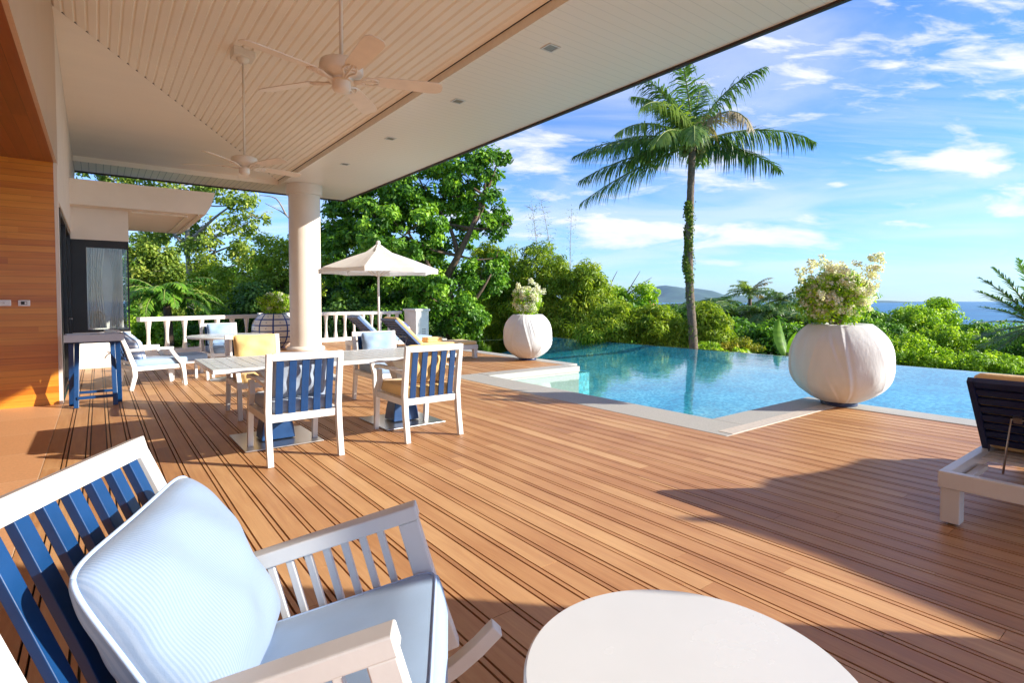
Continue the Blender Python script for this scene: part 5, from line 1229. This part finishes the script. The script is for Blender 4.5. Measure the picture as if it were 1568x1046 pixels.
    palm('travellers_palm', [Vector((top.x, top.y, ground_z(top.x, top.y))), Vector((top.x, top.y, top.z-1)), top], .15, .13, fr, 'dark palm fronds fanning in from the right edge above the sea', kind='dark', nl=44, ll=.55, lw=.045, hang=.25, group='palms at the right edge')
    # dark thicket rows far behind
    k = 0
    for (u, v, ru, rv, b, kd, lb) in ((180, 430, 60, 60, 34, 'dense', 'tree behind the bay window wall'), (245, 440, 50, 40, 36, 'light', 'pale tree behind the feather palm'), (320, 440, 55, 36, 35, 'light', 'pale green tree filling the gap behind the airy tree'),
                                   (395, 425, 50, 32, 36, 'dense', 'green tree behind the leafy tree and planter'), (520, 430, 60, 60, 33, 'dark', 'dark tree behind the broadleaf tree, left side'), (610, 430, 60, 70, 32, 'dark', 'dark tree behind the broadleaf tree, middle'),
                                   (700, 450, 60, 50, 31, 'dark', 'dark tree behind the broadleaf tree, right side'), (790, 470, 60, 50, 30, 'dense', 'dark tree behind the bamboo thicket'), (880, 485, 60, 36, 30, 'dense', 'green tree behind the stepping bamboo'), (960, 490, 50, 26, 29, 'dense', 'green bush behind the low bamboo hedge')):
        tree('background_tree', b, [(u, v+30, 0), (u, v, 0)], [(u, v, ru, rv), (u-ru*.6, v+20, ru*.6, rv*.7), (u+ru*.6, v+15, ru*.6, rv*.7), (u, v+rv, ru*1.1, rv*.8)], 200, 55, .55, .26, .16, kd, lb, group='trees forming the back row')
plant_garden()

# ground, sea, hills, temple
def terrain():
    xs = np.concatenate([np.linspace(-40, 13.87, 40), np.linspace(13.9, 60, 60), np.linspace(64, 420, 60)]); ys = np.concatenate([np.linspace(-120, 0, 20), np.linspace(2, 60, 50), np.linspace(66, 420, 50)])
    V = []; 
    for y in ys:
        for x in xs:
            z = ground_z(x, y)
            if x < 13.88 and y < 15.9: z = -3.2
            V.append((x, y, z))
    n = len(xs); F = [(j*n+i, j*n+i+1, (j+1)*n+i+1, (j+1)*n+i) for j in range(len(ys)-1) for i in range(n-1)]
    b = MB(); b.add(V, F, True); T(b.build('ground', mat('garden_ground', (.035, .06, .018), .95, .5, .8, bump=.6, bscale=3)), kind='structure')
    b = MB(); b.add([(-15000, -15000, -40), (15000, -15000, -40), (15000, 15000, -40), (-15000, 15000, -40)], [(0, 1, 2, 3)])
    T(b.build('sea', M_sea), kind='structure')
    # far wooded shore
    b = MB(); vs = []; n = 90; rows = 8; bb = 9000
    def prof(u):
        pk = [(985, 449), (1000, 440), (1012, 436), (1030, 439), (1045, 441), (1060, 441), (1075, 445), (1095, 450), (1130, 452), (1170, 454), (1230, 457), (1290, 459)]
        if u <= pk[0][0]: return pk[0][1]+(pk[0][0]-u)*.05
        for i in range(len(pk)-1):
            if u <= pk[i+1][0]: f = (u-pk[i][0])/(pk[i+1][0]-pk[i][0]); return pk[i][1]*(1-f)+pk[i+1][1]*f
        return 459.5
    for j in range(rows):
        for i in range(n):
            u = 700+i*(620/(n-1)); hgt = max(0, (462.5-prof(u))/835*bb*1.0); d = bb-1500+j*3000/(rows-1); s = math.sin(math.pi*(j)/(rows-1))
            a = (u-784)/835*bb; q = W(a, d); vs.append((q.x, q.y, -42+hgt*s*(1+.12*math.sin(i*.9+j*2.1)*(0 if j in (3, 4) else 1))))
    b.add(vs, [(j*n+i, j*n+i+1, (j+1)*n+i+1, (j+1)*n+i) for j in range(rows-1) for i in range(n-1)], True)
    T(b.build('hills', M_sea_hill), kind='structure')
terrain()
def temple():
    c = uvp(988, 500, 70); g = ground_z(c.x, c.y); t = empty('pavilion', (c.x, c.y, g), R(20), 'distant pavilion with tiered red roof and tall thin spire above the trees', 'building')
    z0 = uvp(988, 480, 70).z-g
    one(lambda b: b.box(-2.2, 2.2, -2.2, 2.2, -3, z0), 'wall', M_white_wall, t)
    zt = uvp(988, 462, 70).z-g; zs = uvp(988, 432, 70).z-g
    def roof(b):
        prof = [(3.0, z0), (2.1, z0+.4), (1.3, z0+.95), (.7, zt), (.45, zt+.25)]
        vs = []
        for r_, z in prof: vs += [(r_, -r_, z), (r_, r_, z), (-r_, r_, z), (-r_, -r_, z)]
        fs = [(4*i+j, 4*i+(j+1) % 4, 4*i+4+(j+1) % 4, 4*i+4+j) for i in range(4) for j in range(4)]+[(3, 2, 1, 0)]
        b.add(vs, fs)
    one(roof, 'roof', M_red, t)
    one(lambda b: b.lathe([(.42, zt+.25), (.34, zt+.6), (.36, zt+.7), (.22, zt+1.0), (.13, zt+1.5), (.05, zs-.6), (.01, zs)], 12), 'spire', M_red, t)
temple()

# ------------------------------------------------------------------ planters
def folded(seed):
    """cloth pulled tight round a globe: flat facets between irregular seams, plus a few sharp tucks"""
    rr_ = random.Random(seed); se = []; a = rr_.uniform(0, 1); a0 = a
    while a < a0+2*math.pi-.5: se.append((a, rr_.uniform(-.55, .55), rr_.uniform(.1, 1.2))); a += rr_.uniform(.5, 1.0)
    tk = [(rr_.uniform(0, 6.28), rr_.uniform(.025, .05), rr_.uniform(-1.2, 1.2), rr_.choice((.1, .2, .75, .9)), rr_.uniform(.4, 1.)) for _ in range(18)]
    dn = [(rr_.uniform(0, 6.28), rr_.uniform(.12, .3), rr_.uniform(.2, .8), rr_.uniform(.12, .25), rr_.uniform(-1, .6)) for _ in range(14)]
    def f(a, z):
        ss = sorted(((p+tw*(z-.5)) % (2*math.pi), st) for p, tw, st in se); q = [x for x in ss if x[0] <= a]; lo = q[-1] if q else (ss[-1][0]-2*math.pi, ss[-1][1])
        q = [x for x in ss if x[0] > a]; hi = q[0] if q else (ss[0][0]+2*math.pi, ss[0][1])
        w = hi[0]-lo[0]; x = a-lo[0]-w/2; s = math.cos(min(w, 1.)/2)**.4/max(.7, math.cos(x*min(1, 1./w)))**.4
        s += .018*lo[1]*math.exp(-abs(a-lo[0])/.02)+.018*hi[1]*math.exp(-abs(hi[0]-a)/.02)-.022*lo[1]*math.exp(-((a-lo[0]-.075)/.045)**2)
        s += .03
        for p, wd_, tw, zc, st in tk:
            d = (a-p-tw*(z-zc)+math.pi) % (2*math.pi)-math.pi; e = math.exp(-((z-zc)/.2)**2)*st
            s += e*(.020*math.exp(-(d/wd_)**2)-.022*math.exp(-((d-wd_*1.9)/(wd_*1.2))**2))
        for p, wd_, zc, wz, st in dn:
            d = (a-p+math.pi) % (2*math.pi)-math.pi; s += .042*st*math.exp(-(d/wd_)**2-((z-zc)/wz)**2)
        return s
    return f
def wrapped_planter(loc, r, h, seed, label):
    p = empty('wrapped_planter', loc, 0, label, 'planter', 'round planters wrapped in white cloth')
    pr = []
    for i in range(48):
        t = i/47; z = .05+t*(h-.05)*1.0; s = 2*t-1
        rad = r*(1-abs(s)**2.9*(.60 if s < 0 else .40))
        pr.append((rad, z))
    pr += [(r*.54, h-.012), (r*.45, h-.04), (r*.42, h-.08)]
    b = MB(); b.lathe(pr, 320, fold=folded(seed)); b.build('cloth_cover', M_cream, p)
    one(lambda b: b.lathe([(r*.36, 0), (r*.37, .045), (r*.33, .06)], 48), 'pot_foot', M_navy, p)
    one(lambda b: b.lathe([(r*.40, h-.10), (.01, h-.09)], 32), 'soil', M_soil, p)
    return p
pw_big = W(4.05, 6.72); pw_far = W(.335, 11.75)
wrapped_planter((pw_big.x, pw_big.y, .004), .548, 1.00, 5, 'big round planter wrapped in white cloth on the pool corner, nearer the camera')
wrapped_planter((pw_far.x, pw_far.y, .004), .52, .98, 8, 'smaller looking round planter wrapped in white cloth on the far side of the pool notch')
def flowering(loc, r, h, label, bloom=.5, kind='lime', n=1.):
    f = empty('flowering_shrub', loc, 0, label, 'shrub', 'white flowering shrubs in planters')
    mb = MB(); tips = []
    for k in range(26):
        a = random.uniform(0, 6.28); e = Vector((math.cos(a)*r*random.uniform(.3, .95), math.sin(a)*r*random.uniform(.3, .95), h*random.uniform(.5, 1.0))); tips.append(e)
        limb(mb, [(0, 0, -.08), (e.x*.35, e.y*.35, h*.35), e], .009, .003, 5)
    mb.build('stems', M_bark, f)
    lob = [((0, 0, h*.5), (r*.85, r*.85, h*.5)), ((r*.45, 0, h*.65), (r*.5, r*.5, h*.3)), ((-r*.45, r*.2, h*.6), (r*.5, r*.5, h*.3))]
    C, Nn, D, l_, w_, ti = crown(lob, int(150*n), 16, .10, .055, .035); leaves_mesh('foliage', C, Nn, D, l_, w_, ti, LEAF[kind], f)
    lob = [((0, 0, h*.58), (r*.86, r*.86, h*.42)), ((r*.5, 0, h*.7), (r*.5, r*.45, h*.26)), ((-r*.55, .05, h*.5), (r*.45, r*.4, h*.28)), ((0, 0, h*.95), (r*.3, r*.3, h*.2))]
    C, Nn, D, l_, w_, ti = crown(lob, int(150*n*bloom), 34, .065, .034, .030, up=.3); leaves_mesh('blossom', C, Nn, D, l_, w_, ti, LEAF['bloom'], f, fold=.3)
    sp_ = [(tuple(e*random.uniform(1.0, 1.28)), (.06, .06, .09)) for e in tips]; C, Nn, D, l_, w_, ti = crown(sp_, 80, 26, .055, .036, .032, up=.3)
    if bloom > .5: leaves_mesh('sprig', C, Nn, D, l_, w_, ti, LEAF['bloom'], f, fold=.3)
    return f
flowering((pw_big.x-.05, pw_big.y+.05, .93), .46, .72, 'bougainvillea covered in white flowers growing from the big wrapped planter', 1.0, n=1.8)
flowering((pw_far.x, pw_far.y, .92), .33, .60, 'white flowered shrub growing from the far wrapped planter', 1.2)
def banded_planter():
    g = W(-6.42, 14.75); p = empty('banded_planter', (g.x, g.y, .002), 0, 'big round cream planter with a blue grid pattern half hidden by the column', 'planter')
    h = .93; r = .58; pr = [(r*(1-abs(2*i/23-1)**2.4*.42), .05+i/23*(h-.05)) for i in range(24)]+[(r*.50, h+.01), (r*.47, h-.05)]
    one(lambda b: b.lathe(pr, 72), 'pot', M_ceramic, p)
    one(lambda b: b.lathe([(r*.45, 0), (r*.45, .05)], 40), 'foot', M_navy, p)
    one(lambda b: b.lathe([(r*.47, h-.08), (.01, h-.07)], 32), 'soil', M_soil, p)
    flowering((g.x, g.y, .88), .44, .62, 'leafy shrub with a few white flowers in the blue banded planter', .22, 'lime', 1.3)
banded_planter()

def haze():
    b = MB(); b.box(-15200, 15200, -15200, 15200, -60, 330)
    m = bpy.data.materials.new('sea_air'); m.use_nodes = True; nt = m.node_tree; nt.nodes.clear()
    out = nt.nodes.new('ShaderNodeOutputMaterial'); v = nt.nodes.new('ShaderNodeVolumePrincipled')
    v.inputs['Color'].default_value = (.42, .68, 1, 1); v.inputs['Density'].default_value = HAZE
    nt.links.new(v.outputs[0], out.inputs['Volume'])
    T(b.build('haze', m), kind='stuff')
HAZE = 3.6e-5
haze()
